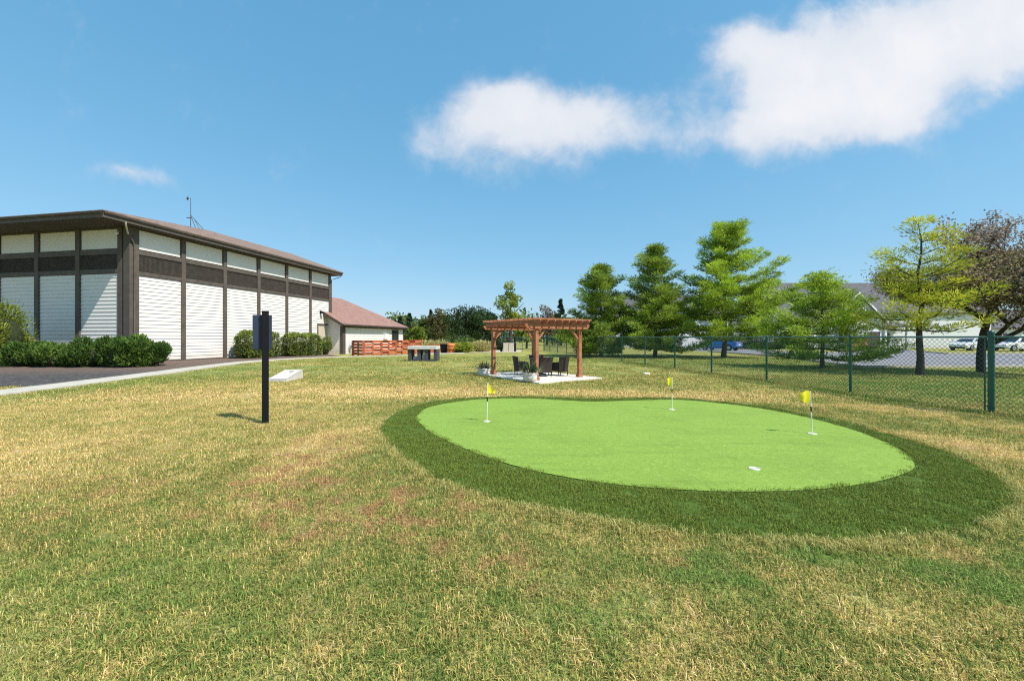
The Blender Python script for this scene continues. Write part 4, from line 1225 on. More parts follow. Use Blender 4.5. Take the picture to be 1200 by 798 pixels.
def house_two():
    D = 54.0; cx = X(985, D)
    t = thing('grey_roof_house', 'wide house with long dark grey roof and white front gable behind the small pines', 'house', (cx, D, 0), R(0))
    x0, x1 = X(893, 62) - cx, X(1125, 62) - cx
    m = MB(); m.bx(x0, x1, 4.0, 16, -0.2, 5.3); m.build('wall', M['housewhite'], t)
    r = MB(); gable_roof(r, x0, x1, 4.0, 16, 5.2, Z(333, 64), 'x'); r.build('roof', M['greyroof'], t)
    # white front gable
    g0, g1 = X(974, D) - cx, X(1034, D) - cx; ze, zr = 3.9, Z(344, D)
    m = MB(); m.bx(g0, g1, 0, 4.0, -0.2, ze); gable_wall(m, g0, g1, 0, ze, zr - 0.05); m.build('wall', M['housewhite'], t)
    r = MB(); gable_roof(r, g0, g1, 0, 9.5, ze, zr, 'y'); ro = r.build('roof', M['greyroof'], t)
    k = MB(); rake(k, g0, g1, 0, ze, zr); k.build('rake_board', M['white'], ro)
    gm = (g0 + g1) / 2
    house_window(gm - 0.5, gm + 0.5, 4.2, 5.5, 0.0, t)
    # small brown gable in front of the white one
    s0, s1 = X(990, D) - cx, X(1007, D) - cx
    m = MB(); m.bx(s0, s1, -1.2, -0.002, -0.2, 4.55); gable_wall(m, s0, s1, -1.2, 4.55, 5.45); m.build('wall', M['housewhite'], t)
    m = MB(); m.bx(s0 - 0.02, s1 + 0.02, -1.24, -1.202, -0.2, 1.5); m.build('brick_base', M['brick'], t)
    r = MB(); gable_roof(r, s0, s1, -1.2, -0.45, 4.6, 5.5, 'y', oh=0.25); r2 = r.build('roof', M['greyroof'], t)
    k = MB(); rake(k, s0, s1, -1.2, 4.6, 5.5, oh=0.25, w=0.2); k.build('rake_board', M['white'], r2)
    # hipped block at the other end, seen past the lamp
    h0, h1 = X(908, D) - cx, X(962, D) - cx
    m = MB(); m.bx(h0, h1, 0.5, 3.998, -0.2, 3.4); m.build('wall', M['housewhite'], t)
    r = MB(); r.loft([[(h0 - 0.4, 0.1, 3.4), (h1 + 0.4, 0.1, 3.4), (h1 + 0.4, 9.5, 3.4), (h0 - 0.4, 9.5, 3.4)], [(h0 - 0.4, 0.1, 3.55), (h1 + 0.4, 0.1, 3.55), (h1 + 0.4, 9.5, 3.55), (h0 - 0.4, 9.5, 3.55)], [((h0 + h1) / 2 - 0.3, 4.6, 6.9), ((h0 + h1) / 2 + 0.3, 4.6, 6.9), ((h0 + h1) / 2 + 0.3, 5.0, 6.9), ((h0 + h1) / 2 - 0.3, 5.0, 6.9)]])
    r.build('roof', M['greyroof'], t)
    house_window(h0 + 1.2, h0 + 2.6, 0.9, 2.3, 0.5, t); house_window(h0 + 3.4, h0 + 4.8, 0.9, 2.3, 0.5, t)
    garage_door(X(1010, D) - cx, X(1031, D) - cx, 2.3, 0.0, t, M['trim'])
    # porch with white posts to the side
    q0, q1 = g1 + 0.003, X(1062, D) - cx
    m = MB(); m.bx(q0, q1, 1.2, 4.0, -0.2, 3.0); m.build('wall', M['housewhite'], t)
    r = MB(); r.loft([[(q0, -0.4, 2.9), (q1 + 0.3, -0.4, 2.9), (q1 + 0.3, 4.0, 4.2), (q0, 4.0, 4.2)], [(q0, -0.4, 3.05), (q1 + 0.3, -0.4, 3.05), (q1 + 0.3, 4.0, 4.35), (q0, 4.0, 4.35)]]); r.build('porch_roof', M['greyroof'], t)
    for xx in (q0 + 0.3, q1):
        m = MB(); m.bx(xx - 0.12, xx + 0.12, -0.2, 0.04, 0, 2.92); m.build('porch_post', M['white'], t)
    house_window(q0 + 0.9, q0 + 2.0, 0.8, 2.2, 1.2, t)
house_two()

def house_three():
    D = 60.0; x0, x1 = X(1066, D), X(1300, D); cx = (x0 + x1) / 2; hw = (x1 - x0) / 2
    t = thing('pale_house', 'pale house with grey roof mostly hidden behind the purple-leaved tree', 'house', (cx, D, 0))
    m = MB(); m.bx(-hw, hw, 0, 10, -0.2, 3.0); m.build('wall', M['housewhite'], t)
    r = MB(); gable_roof(r, -hw, hw, 0, 10, 3.0, 5.8, 'x'); r.build('roof', M['greyroof'], t)
    for k in range(7):
        a = -hw + 2 + k * (2 * hw - 4) / 7
        if k % 3 == 1: garage_door(a, a + 2.6, 2.2, 0.0, t, M['white'])
        else: house_window(a, a + 1.4, 0.9, 2.2, 0.0, t)
house_three()

# ------------------------------------------------------------------ cars
def make_car(label, paint, loc, rz, L=4.45, W=1.82, H=1.62, plate=True, suv=True):
    t = thing('parked_car', label, 'car', loc, rz, 'cars parked across the street')
    # +x is forward
    h = L / 2
    def sec(x, zb, zs, w, inset=0.06):
        return [(x, -w / 2 + 0.10, zb), (x, w / 2 - 0.10, zb), (x, w / 2, zb + 0.14), (x, w / 2, zs - 0.16), (x, w / 2 - inset, zs), (x, -w / 2 + inset, zs), (x, -w / 2, zs - 0.16), (x, -w / 2, zb + 0.14)]
    b = MB()
    b.loft([sec(-h, 0.45, 0.92, W * 0.86), sec(-h + 0.12, 0.30, 0.98, W * 0.95), sec(-h + 0.6, 0.24, 1.0, W), sec(-0.4, 0.22, 0.99, W), sec(h - 1.15, 0.22, 0.97, W), sec(h - 0.5, 0.24, 0.90, W * 0.98), sec(h - 0.12, 0.28, 0.80, W * 0.90), sec(h, 0.38, 0.70, W * 0.78)], smooth=False)
    bo = add_bevel(b.build('body', paint, t), 0.035, 2)
    # cabin: pillars and roof in paint, glass panels set in
    zb, zt = 0.97, H
    rear = -h + 0.10; front = h - 1.15; rt = -h + 0.45; ft = h - 1.95
    c = MB()
    c.loft([[(rear, -W / 2 + 0.08, zb), (front, -W / 2 + 0.08, zb), (front, W / 2 - 0.08, zb), (rear, W / 2 - 0.08, zb)],
            [(rt, -W / 2 + 0.24, zt - 0.06), (ft, -W / 2 + 0.24, zt - 0.06), (ft, W / 2 - 0.24, zt - 0.06), (rt, W / 2 - 0.24, zt - 0.06)],
            [(rt + 0.08, -W / 2 + 0.32, zt), (ft - 0.1, -W / 2 + 0.32, zt), (ft - 0.1, W / 2 - 0.32, zt), (rt + 0.08, W / 2 - 0.32, zt)]])
    add_bevel(c.build('cabin', paint, t), 0.03, 2)
    def lerp(a, b_, s): return a + (b_ - a) * s
    def cab(s, u, side):  # s along length 0..1, u up 0..1
        x = lerp(lerp(rear, rt, u), lerp(front, ft, u), s); y = lerp(W / 2 - 0.08, W / 2 - 0.24, u); z = lerp(zb, zt - 0.06, u)
        return Vector((x, side * (y + 0.006), z))
    for side in (-1, 1):
        for s0, s1 in ((0.06, 0.27), (0.30, 0.58), (0.61, 0.90)):
            q = [cab(s0, 0.12, side), cab(s1, 0.12, side), cab(min(s1, 0.93), 0.90, side), cab(s0, 0.90, side)]
            m = MB(); n = Vector((0, side * 0.012, 0.004)); m.loft([[p for p in q], [p + n for p in q]]); m.build('side_window', M['darkglass'], t)
    for nm, xa, xb, sg in (('windscreen', front, ft, 1), ('rear_window', rear, rt, -1)):
        q = []
        for u, wy in ((0.14, W / 2 - 0.20), (0.90, W / 2 - 0.32)):
            x = lerp(xa, xb, u) + sg * 0.004; z = lerp(zb, zt - 0.06, u)
            q.append((x, -wy, z)); q.append((x, wy, z))
        q = [q[0], q[1], q[3], q[2]]
        m = MB(); m.loft([q, [(p[0] + sg * 0.012, p[1], p[2] + 0.004) for p in q]]); m.build(nm, M['darkglass'], t)
    for wx in (-h + 0.80, h - 0.88):
        for side in (-1, 1):
            y = side * (W / 2 - 0.09)
            m = MB(); n = 20; rr = 0.335
            prof = [(rr - 0.05, -0.11), (rr, -0.08), (rr, 0.08), (rr - 0.05, 0.11)]
            rings = [[(wx + r * math.cos(2 * PI * k / n), y + d, rr + r * math.sin(2 * PI * k / n)) for k in range(n)] for r, d in prof]
            m.loft(rings); w_ = m.build('wheel', M['rubber'], t)
            m = MB(); rings = [[(wx + r * math.cos(2 * PI * k / n), y + side * d, rr + r * math.sin(2 * PI * k / n)) for k in range(n)] for r, d in ((0.22, 0.112), (0.21, 0.122), (0.05, 0.13))]
            m.loft(rings); m.build('rim', M['alloy'], w_)
            # dark wheel arch
            m = MB(); arc = []
            for k in range(13):
                a = PI * k / 12; arc.append((wx + 0.40 * math.cos(a), 0.30 + 0.42 * math.sin(a)))
            arc2 = [(wx + 0.345 * math.cos(PI * k / 12), 0.30 + 0.36 * math.sin(PI * k / 12)) for k in range(12, -1, -1)]
            pr = arc + arc2; yo = side * (W / 2 + 0.012)
            m.loft([[(a, side * (W / 2 - 0.02), b_) for a, b_ in pr], [(a, yo, b_) for a, b_ in pr]]); m.build('wheel_arch', M['rubber'], t)
    for side in (-1, 1):
        m = MB(); m.bx(-h - 0.012, -h + 0.12, side * (W / 2 - 0.30), side * (W / 2 - 0.10), 0.72, 1.0); m.build('tail_light', M['redlens'], t)
        m = MB(); m.bx(h - 0.14, h + 0.004, side * (W / 2 - 0.42), side * (W / 2 - 0.20), 0.58, 0.74); m.build('headlight', M['clearlens'], t)
        m = MB(); m.bx(front - 0.25, front - 0.08, side * (W / 2 + 0.02), side * (W / 2 + 0.18), 0.98, 1.12); m.build('mirror', paint, t)
    m = MB(); m.bx(-h - 0.05, -h + 0.15, -W / 2 + 0.16, W / 2 - 0.16, 0.30, 0.48); m.build('bumper', M['rubber'], t)
    m = MB(); m.bx(h - 0.1, h + 0.03, -W / 2 + 0.22, W / 2 - 0.22, 0.28, 0.44); m.build('bumper', M['rubber'], t)
    m = MB(); m.bx(-h - 0.02, -h + 0.05, -0.22, 0.22, 0.62, 0.76); m.build('number_plate', M['white'], t)
    return t
bx_, by_ = X(843.5, 49.5), 49.5
make_car('bright blue hatchback parked behind the trunk of the biggest pine', M['blue'], (bx_, by_, 0.012), R(180 - 52), 4.5, 1.85, 1.62)
make_car('white estate car parked near the end of the fence, side on', M['carwhite'], (X(1192, 47), 47.0, 0.0), R(180), 4.7, 1.85, 1.62)
make_car('white car half hidden behind the trunk of the purple-leaved tree', M['carwhite'], (X(1136, 49), 49.0, 0.0), R(196), 4.5, 1.82, 1.5)
0 and make_car('silver car in front of the porch of the grey-roofed house', M['silver'], (X(1088, 50), 50.0, 0.0), R(185), 4.5, 1.8, 1.5)

# ------------------------------------------------------------------ trees beyond the fence
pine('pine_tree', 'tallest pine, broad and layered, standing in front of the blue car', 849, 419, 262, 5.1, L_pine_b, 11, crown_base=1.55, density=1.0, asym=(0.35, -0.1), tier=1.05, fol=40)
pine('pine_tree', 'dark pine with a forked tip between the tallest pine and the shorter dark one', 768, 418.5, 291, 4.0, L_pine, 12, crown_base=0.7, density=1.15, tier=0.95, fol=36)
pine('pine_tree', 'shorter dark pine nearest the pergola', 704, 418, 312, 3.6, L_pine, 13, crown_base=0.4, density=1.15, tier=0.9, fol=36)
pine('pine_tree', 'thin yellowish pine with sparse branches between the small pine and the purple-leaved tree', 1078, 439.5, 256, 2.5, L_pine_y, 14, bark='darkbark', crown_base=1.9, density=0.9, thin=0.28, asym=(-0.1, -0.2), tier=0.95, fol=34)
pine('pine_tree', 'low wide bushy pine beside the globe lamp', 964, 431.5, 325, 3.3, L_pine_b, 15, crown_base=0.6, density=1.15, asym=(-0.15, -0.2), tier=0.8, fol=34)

def crabapple():
    global RNG
    seed = 21; RNG = np.random.default_rng(seed); rn = random.Random(seed)
    p = at(1150, 436.5)
    t = thing('crabapple_tree', 'wide purple-brown leaved tree with a leaning dark trunk behind the thick fence post', 'tree', p)
    wd = MB(); tips = []
    H = EYE + (HY - 247) / F * p.y
    def grow(a, d, ln, r, lvl):
        pts = [a]; dd = d.normalized()
        for k in range(4):
            dd = (dd + Vector((rn.uniform(-0.22, 0.22), rn.uniform(-0.22, 0.22), rn.uniform(-0.05, 0.16)))).normalized()
            pts.append(pts[-1] + dd * ln / 4)
        wd.tube(pts, [r, r * 0.88, r * 0.76, r * 0.66, r * 0.55], 7 if lvl < 2 else 4, cap=False)
        if lvl >= 2: tips.extend([(q, lvl) for q in pts[1:]])
        if lvl >= 4: return
        nb = (4, 4, 3, 3)[lvl]
        for k in range(nb):
            az = rn.uniform(0, 2 * PI); sp = rn.uniform(0.55, 1.0)
            side = Vector((math.cos(az), math.sin(az), 0))
            nd = (dd * (1 - sp * 0.4) + side * sp * 0.95 + Vector((0, 0, 0.02))).normalized()
            st = pts[rn.choice((2, 3, 4, 4))]
            grow(st, nd, ln * rn.uniform(0.66, 0.92), r * 0.52, lvl + 1)
    grow(Vector((0, 0, -0.1)), Vector((0.24, 0.05, 1)), 1.7, 0.17, 0)
    # rescale to the surveyed height and spread
    zmax = max(v[2] for v in wd.v); xs = [v[0] for v in wd.v]
    sx = 3.0 / max(abs(min(xs)), 0.1); kz = (H - 0.2) / zmax
    def fit(v): return (v[0] * (sx if v[2] > 2.2 else 1 + (sx - 1) * max(0, v[2]) / 2.2), v[1] * (sx if v[2] > 2.2 else 1 + (sx - 1) * max(0, v[2]) / 2.2), v[2] * kz)
    wd.v = [fit(v) for v in wd.v]
    wd.build('trunk', M['darkbark'], t)
    for nm, mat, lo, hi, per in (('crown', L_crab, 1.5, 99, 42), ('inner_leaves', L_crab2, 1.3, 5.2, 30)):
        Ps, Ds, Ts = [], [], []
        for q, lvl in tips:
            q = Vector(fit(q))
            if q.z < lo or q.z > hi + rn.uniform(-0.6, 0.6): continue
            top = max(0.0, (q.z / H - 0.55)) * 1.3
            m_ = int(per * (1.0 - 0.55 * min(1, top)))
            off = RNG.normal(size=(m_, 3)) * (0.27, 0.27, 0.20)
            off *= 1.0 if q.z < H * 0.78 else 0.55
            Ps.append(np.array(q) + off); Ds.append(unit(m_) + np.array([0, 0, -0.1])); Ts.append(np.full(m_, rn.uniform(0.1, 0.8)) + RNG.normal(size=m_) * 0.2)
        P = np.concatenate(Ps); n = len(P)
        leaves_mesh(nm, P, np.concatenate(Ds), RNG.uniform(0.08, 0.15, n), RNG.uniform(0.045, 0.08, n), np.concatenate(Ts), mat, t)
    print('crab tips', len(tips))
crabapple()

# trees beyond the garden, each its own
BT = [
 ('spruce_tree', 'dark narrow spruce just behind the end of the low wing roof', 469, 372, 20, 74, L_spruce, 'spruce', 2600, 0.30),
 ('spruce_tree', 'taller dark spruce beside the yellow-green bushy tree', 480, 368, 22, 78, L_spruce, 'spruce', 2600, 0.30),
 ('leafy_tree', 'yellow-green bushy tree above the end of the slatted fence', 487, 376, 24, 60, L_yg, 'round', 3000, 0.28),
 ('leafy_tree', 'grey-green tree between the spruces and the olive-brown trees', 497, 369, 20, 84, L_mid, 'round', 2600, 0.36),
 ('spruce_tree', 'small pointed spruce above the stone table', 505, 364, 17, 86, L_spruce, 'spruce', 2000, 0.32),
 ('leafy_tree', 'olive-brown tree next to the big dark round tree', 514, 362, 30, 80, L_olive, 'round', 3600, 0.36),
 ('leafy_tree', 'big dark green round tree in the middle of the tree line', 550, 352, 60, 68, L_dark, 'round', 9000, 0.32),
 ('leafy_tree', 'tall open yellow-green tree rising behind the pergola', 598, 329, 40, 50, L_yg, 'upright', 3400, 0.24),
 ('leafy_tree', 'low bright green tree seen through the pergola', 617, 373, 34, 56, L_yg, 'round', 3200, 0.26),
 ('leafy_tree', 'brown-leaved tree behind the pergola roof', 641, 355, 36, 82, L_brown, 'round', 3600, 0.34),
 ('spruce_tree', 'pointed spruce between the brown-leaved tree and the pines', 657, 351, 26, 74, L_spruce, 'spruce', 2800, 0.30),
 ('leafy_tree', 'dark leafy tree low behind the pergola beams', 578, 368, 34, 78, L_dark, 'round', 3600, 0.34),
 ('leafy_tree', 'mid green tree beside the shorter dark pine', 676, 366, 32, 62, L_mid, 'round', 3400, 0.30),
]
for i, (nm, lb, px, ty, w, D, mat, shp, n, leaf) in enumerate(BT):
    round_tree(nm, lb, px, ty, w, D, mat, 100 + i, shp, n=n, leaf=leaf, gap=0.25 if shp == 'upright' else 0.0, base=0.30 if shp == 'upright' else (0.03 if shp == 'spruce' else 0.06))

def far_woods():
    """a distant belt of woodland that reads as one mass"""
    global RNG
    RNG = np.random.default_rng(5); rn = random.Random(5)
    Ps, Ds, Ts = [], [], []
    for k in range(150):
        D = rn.uniform(115, 150); a = rn.uniform(-1.25, 1.35)
        x = a * D; H = rn.uniform(6.0, 10.0); rw = rn.uniform(4, 7)
        m = 420
        off = unit(m) * (RNG.uniform(0.5, 1.0, m))[:, None]
        P = np.array([x, D, H * 0.52]) + off * np.array([rw, rw, H * 0.5])
        Ps.append(P); Ds.append(unit(m) + off); Ts.append(np.full(m, rn.uniform(0.0, 0.9)) + RNG.normal(size=m) * 0.15)
    P = np.concatenate(Ps); n = len(P)
    o = leaves_mesh('far_woods', P, np.concatenate(Ds), RNG.uniform(0.6, 1.1, n), RNG.uniform(0.5, 0.8, n), np.concatenate(Ts), L_mid)
    tag(o, 'distant belt of mixed woodland along the horizon', 'woods', kind='stuff')
far_woods()

# ------------------------------------------------------------------ shrubs and hedges
def bush(name, label, cx, cy, rx, ry, h, mat, seed, n=2600, leaf=0.10, spiky=0.6, group=None, cat='bush', rz=0.0, box=False, top_tint=0.0, leafw=0.4):
    global RNG
    RNG = np.random.default_rng(seed); rn = random.Random(seed)
    t = thing(name, label, cat, (cx, cy, g(cx, cy)), rz, group)
    lumps = [(0, 0, h * 0.45, rx * 0.8, ry * 0.8, h * 0.48)]
    for k in range(14):
        a = rn.uniform(0, 6.28); q = rn.uniform(0.35, 0.8)
        lz = h * rn.uniform(0.25, 0.75)
        lumps.append((math.cos(a) * rx * q, math.sin(a) * ry * q, lz, rx * rn.uniform(0.22, 0.38), ry * rn.uniform(0.25, 0.45), h * rn.uniform(0.2, 0.32)))
    Ps, Ds, Ts = [], [], []
    if box:
        m = n
        u = RNG.uniform(-1, 1, (m, 3))
        # superellipsoid hedge with a slightly wavy, clipped top
        kmax = (np.abs(u) ** 5).sum(1) ** (1 / 5)
        s = u / kmax[:, None] * RNG.uniform(0.86, 1.02, m)[:, None]
        wav = 1 + 0.06 * np.sin(s[:, 0] * 5 + seed) + 0.05 * np.sin(s[:, 1] * 9)
        P = np.stack([s[:, 0] * rx * wav, s[:, 1] * ry * wav, (s[:, 2] * 0.5 + 0.5) * h * (0.96 + 0.05 * np.sin(s[:, 1] * 6 + seed))], 1)
        # tight leafy clumps
        P += 0.05 * np.sin(P[:, [1, 2, 0]] * 11)
        nrm = np.sign(s) * np.abs(s) ** 4
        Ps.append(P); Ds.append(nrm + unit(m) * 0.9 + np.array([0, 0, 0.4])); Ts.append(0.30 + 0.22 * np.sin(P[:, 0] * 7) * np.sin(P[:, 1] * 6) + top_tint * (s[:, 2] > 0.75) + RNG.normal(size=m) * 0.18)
    else:
        per = n // len(lumps)
        for (x, y, z, a, b, c) in lumps:
            off = unit(per) * RNG.uniform(0.72, 1.05, per)[:, None]
            P = np.array([x, y, z]) + off * np.array([a, b, c])
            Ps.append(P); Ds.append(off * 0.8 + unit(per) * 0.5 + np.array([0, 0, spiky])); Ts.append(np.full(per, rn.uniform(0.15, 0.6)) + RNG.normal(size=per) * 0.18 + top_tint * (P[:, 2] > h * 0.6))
    P = np.concatenate(Ps); keep = P[:, 2] > 0.03; P = P[keep]; k = len(P)
    leaves_mesh('foliage', P, np.concatenate(Ds)[keep], RNG.uniform(0.6, 1.4, k) * leaf, RNG.uniform(0.6, 1.3, k) * leaf * leafw, np.concatenate(Ts)[keep], mat, t)
    st = MB()
    for i in range(9):
        a = rn.uniform(0, 6.28)
        st.tube([(0.08 * math.cos(a), 0.08 * math.sin(a), -0.05), (rx * 0.3 * math.cos(a), ry * 0.3 * math.sin(a), h * 0.3), (rx * 0.65 * math.cos(a), ry * 0.65 * math.sin(a), h * 0.65)], [0.04, 0.028, 0.01], 5)
    # solid dark core added inside the bush to stop daylight showing straight through
    st.lathe([(0.1, 0.02), (0.50, h * 0.18), (0.56, h * 0.42), (0.40, h * 0.60), (0.1, h * 0.66)], n=10)
    nv = len(st.v)
    for i in range(nv - 70 if nv > 70 else 0, nv): pass
    sc = []
    for i, v in enumerate(st.v): sc.append(v)
    # scale only the lathe part into the bush outline
    cnt = 5 * 10 + 20
    for i in range(len(st.v) - cnt, len(st.v)):
        v = st.v[i]; sc[i] = (v[0] * rx * (1.15 if box else 1.0), v[1] * ry * (1.15 if box else 1.0), v[2])
    st.v = sc
    st.build('stems', M['stemcore'], t)  # real stems together with the added solid core
    return t
YG = 'dark green bushes in the mulch bed by the hall'
for i, (px, by, w, ty, lb) in enumerate([
    (8, 431, 62, 399, 'dark green bush in front of the golden cypress'),
    (47, 431.5, 50, 398, 'dark green bush between the golden cypress and the broad bush'),
    (88, 431.5, 50, 394, 'dark green bush with pale bare stems showing at its foot'),
    (126, 432, 62, 389, 'tallest and broadest dark green bush below the third cream panel'),
    (158, 431, 42, 396.5, 'low dark green bush at the corner of the hall, last of the row')]):
    p = at(px, by); p = p + Vector((0.1, 0.9, 0)) * 0.9
    rx = w / F * p.y / 2 * 0.92; h = (EYE + (HY - ty) / F * p.y) * 0.90
    bush('yew_bush', lb, p.x, p.y, rx, 1.15, h, L_yew, 200 + i, n=8500, leaf=0.17, spiky=1.15, group=YG, leafw=0.42)
pg_ = Vector((X(2, 22.5), 22.5, 0))
bush('golden_cypress', 'rounded golden-green cypress at the left edge of the mulch bed', pg_.x - 0.9, pg_.y + 0.5, 1.9, 1.7, EYE + (HY - 342) / F * 22.5, L_gold, 220, n=16000, leaf=0.17, spiky=0.7, leafw=0.4)
HG = 'clipped hedges along the long wall of the hall'
def hedge_at(k0, k1, off, ty, label, seed, n, sh=1.0):
    a = HC + U * k0 - V * off; b = HC + U * k1 - V * off; c = (a + b) / 2
    D = c.y; h = EYE + (HY - ty) / F * D - g(c.x, c.y)
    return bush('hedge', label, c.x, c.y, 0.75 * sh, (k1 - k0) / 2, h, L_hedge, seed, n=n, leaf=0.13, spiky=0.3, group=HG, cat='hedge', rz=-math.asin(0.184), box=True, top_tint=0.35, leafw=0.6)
hedge_at(6.6, 9.9, 1.35, 388.5, 'boxy clipped hedge seen to the left of the sign post', 230, 9000)
hedge_at(11.3, 15.2, 1.5, 391, 'longer clipped hedge seen to the right of the sign post', 231, 10000)
p = HC + U * 16.6 - V * 1.5
bush('shrub', 'small loose shrub with bare stems beside the hall entrance', p.x, p.y, 0.75, 0.9, 1.85, L_hedge, 232, n=2200, leaf=0.13, spiky=0.5, cat='shrub', leafw=0.5)

# ------------------------------------------------------------------ garden behind the lawn
def garden():
    z = 0
    D = 42.5
    def G(px, d=D): return (X(px, d), d, g(X(px, d), d))
    bed = [(X(498, 43), 41.8), (X(556, 43), 41.8), (X(610, 43), 43.2), (X(612, 50), 50), (X(470, 50), 50), (X(486, 44), 43.6)]
    poly_sheet('garden_bed', bed, M['shade'], 0.02, 4)
    t = thing('planter_barrel', 'bright orange-brown wooden tub at the garden edge', 'planter', G(529, 42.2))
    m = MB(); m.lathe([(0.36, 0), (0.44, 0.35), (0.46, 0.65), (0.42, 0.98), (0.37, 0.98), (0.36, 0.9)], n=16); m.build('barrel', M['orangewood'], t)
    m = MB(); m.lathe([(0.445, 0.30), (0.452, 0.36)], n=16); m.lathe([(0.465, 0.66), (0.462, 0.72)], n=16); m.build('hoop', M['black'], t)
    t = thing('compost_bin', 'dark square bin between the orange tub and the orange box', 'bin', G(520.5, 42.8))
    m = MB(); m.loft([[(-0.30, -0.3, 0), (0.30, -0.3, 0), (0.30, 0.3, 0), (-0.30, 0.3, 0)], [(-0.36, -0.36, 0.85), (0.36, -0.36, 0.85), (0.36, 0.36, 0.85), (-0.36, 0.36, 0.85)]]); m.build('body', M['black'], t)
    m = MB(); m.cbox(-0.39, 0.39, -0.39, 0.39, 0.852, 0.93, 0.03); m.build('lid', M['black'], t)
    t = thing('wooden_box', 'small orange wooden box beyond the stone table', 'box', G(510, 44.5))
    m = MB(); m.bx(-0.5, 0.5, -0.3, 0.3, 0.0, 0.28); m.bx(-0.5, 0.5, -0.3, 0.3, 0.30, 0.60); m.bx(-0.52, 0.52, -0.32, 0.32, 0.62, 0.86); m.build('crate_boards', M['redwood'], t)
    t = thing('white_tub', 'pale tub beside the orange wooden tub', 'tub', G(535.5, 42.6))
    m = MB(); m.lathe([(0.18, 0), (0.23, 0.4), (0.24, 0.85), (0.20, 0.86)], n=14); m.build('tub', M['pot'], t)
    t = thing('utility_box', 'beige metal utility box at the edge of the garden behind the pergola', 'utility box', G(596, 44.5))
    m = MB(); m.cbox(-0.58, 0.58, -0.4, 0.4, 0.0, 0.95, 0.03); m.build('cabinet', M['shade'], t)
    m = MB(); m.bx(-0.02, 0.02, -0.41, -0.402, 0.08, 0.88); m.build('door_seam', M['trim'], t)
    for px, lb in ((587.5, 'short dark post beside the beige utility box, nearer the straw-coloured grass'), (603.5, 'taller dark post on the other side of the beige utility box')):
        t = thing('bollard', lb, 'post', G(px, 44.8), 0, 'dark posts beside the utility box')
        hh = 0.95 if px < 600 else 1.6
        m = MB(); m.lathe([(0.13, 0), (0.13, hh - 0.1), (0.09, hh), (0.02, hh + 0.03)], n=12); m.build('shaft', M['black'], t)
        m = MB(); m.lathe([(0.135, hh * 0.6), (0.135, hh * 0.66)], n=12); m.build('band', M['galv'], t)
garden()

def tuft_plant(name, label, px, D, w, h, mat, seed, n, leafw=0.05, group=None):
    global RNG
    RNG = np.random.default_rng(seed)
    x = X(px, D); t = thing(name, label, 'plant', (x, D, g(x, D)), 0, group)
    a = RNG.uniform(0, 2 * PI, n); el = np.clip(RNG.normal(1.0, 0.35, n), 0.2, 1.55)
    rr = RNG.random(n) * w * 0.45
    P = np.stack([np.cos(a) * rr, np.sin(a) * rr, np.zeros(n)], 1)
    Dd = np.stack([np.cos(a) * np.cos(el), np.sin(a) * np.cos(el), np.sin(el)], 1)
    leaves_mesh('blades', P, Dd, RNG.uniform(0.6, 1.05, n) * h, np.full(n, leafw), RNG.random(n), mat, t)
    P2 = P + Dd * (h * RNG.uniform(0.6, 0.95, n))[:, None]
    leaves_mesh('seed_heads', P2, Dd + unit(n) * 0.4, RNG.uniform(0.15, 0.3, n) * h, np.full(n, leafw * 1.6), 0.5 + RNG.random(n) * 0.5, mat, t)
tuft_plant('ornamental_grass', 'large straw-coloured grass mound left of the pergola posts', 564, 44.5, 1.7, 1.15, L_straw, 301, 900, 0.05, 'ornamental grasses in the garden')
tuft_plant('ornamental_grass', 'smaller straw-coloured grass mound right against the large one', 553, 46, 1.1, 1.0, L_straw, 302, 500, 0.05, 'ornamental grasses in the garden')
tuft_plant('ornamental_grass', 'straw-coloured grass clump behind the slatted fence end', 500, 46, 1.6, 1.35, L_straw, 303, 600, 0.05, 'ornamental grasses in the garden')
tuft_plant('ornamental_grass', 'pale grass clump behind the dark bin', 515, 47, 1.4, 1.3, L_straw, 304, 500, 0.05, 'ornamental grasses in the garden')
tuft_plant('broadleaf_plant', 'lime green leafy plant beside the pale tub', 543, 42.6, 1.2, 1.0, L_yg, 305, 500, 0.14)
tuft_plant('garden_plant', 'mixed green plants between lime plant and grass mound', 548, 45.5, 1.6, 1.35, L_mid, 306, 500, 0.12)
bush('garden_shrub', 'dark green shrub at the back of the garden behind the orange tub', X(532, 49), 49, 2.6, 1.0, 1.7, L_mid, 310, n=2500, leaf=0.2, cat='shrub', leafw=0.5, group='shrubs at the back of the garden')
bush('garden_shrub', 'low green shrub under the tall yellow-green tree', X(583, 50.5), 50.5, 2.2, 1.0, 1.9, L_dark, 311, n=2500, leaf=0.2, cat='shrub', leafw=0.5, group='shrubs at the back of the garden')
bush('street_shrub', 'low shrub on the small kerbed island in the drive', X(1022, 34.5), 34.5, 1.1, 0.5, 0.55, L_mid, 312, n=900, leaf=0.12, cat='shrub', leafw=0.5)
bush('hedge_shrub', 'dark rounded shrub beside the white garage', X(778, 56), 56, 1.7, 1.3, 2.4, L_dark, 313, n=2500, leaf=0.22, cat='shrub', leafw=0.5)
bush('fence_shrub', 'dark shrub behind the fence under the shorter dark pine', X(690, 40), 40, 1.8, 1.2, 2.0, L_dark, 314, n=3000, leaf=0.18, cat='shrub', leafw=0.5)
bush('drive_shrub', 'wide dark hedge in front of the hipped house wall', X(905, 53), 53, 5.5, 0.9, 1.5, L_dark, 315, n=3600, leaf=0.2, cat='shrub', leafw=0.5)

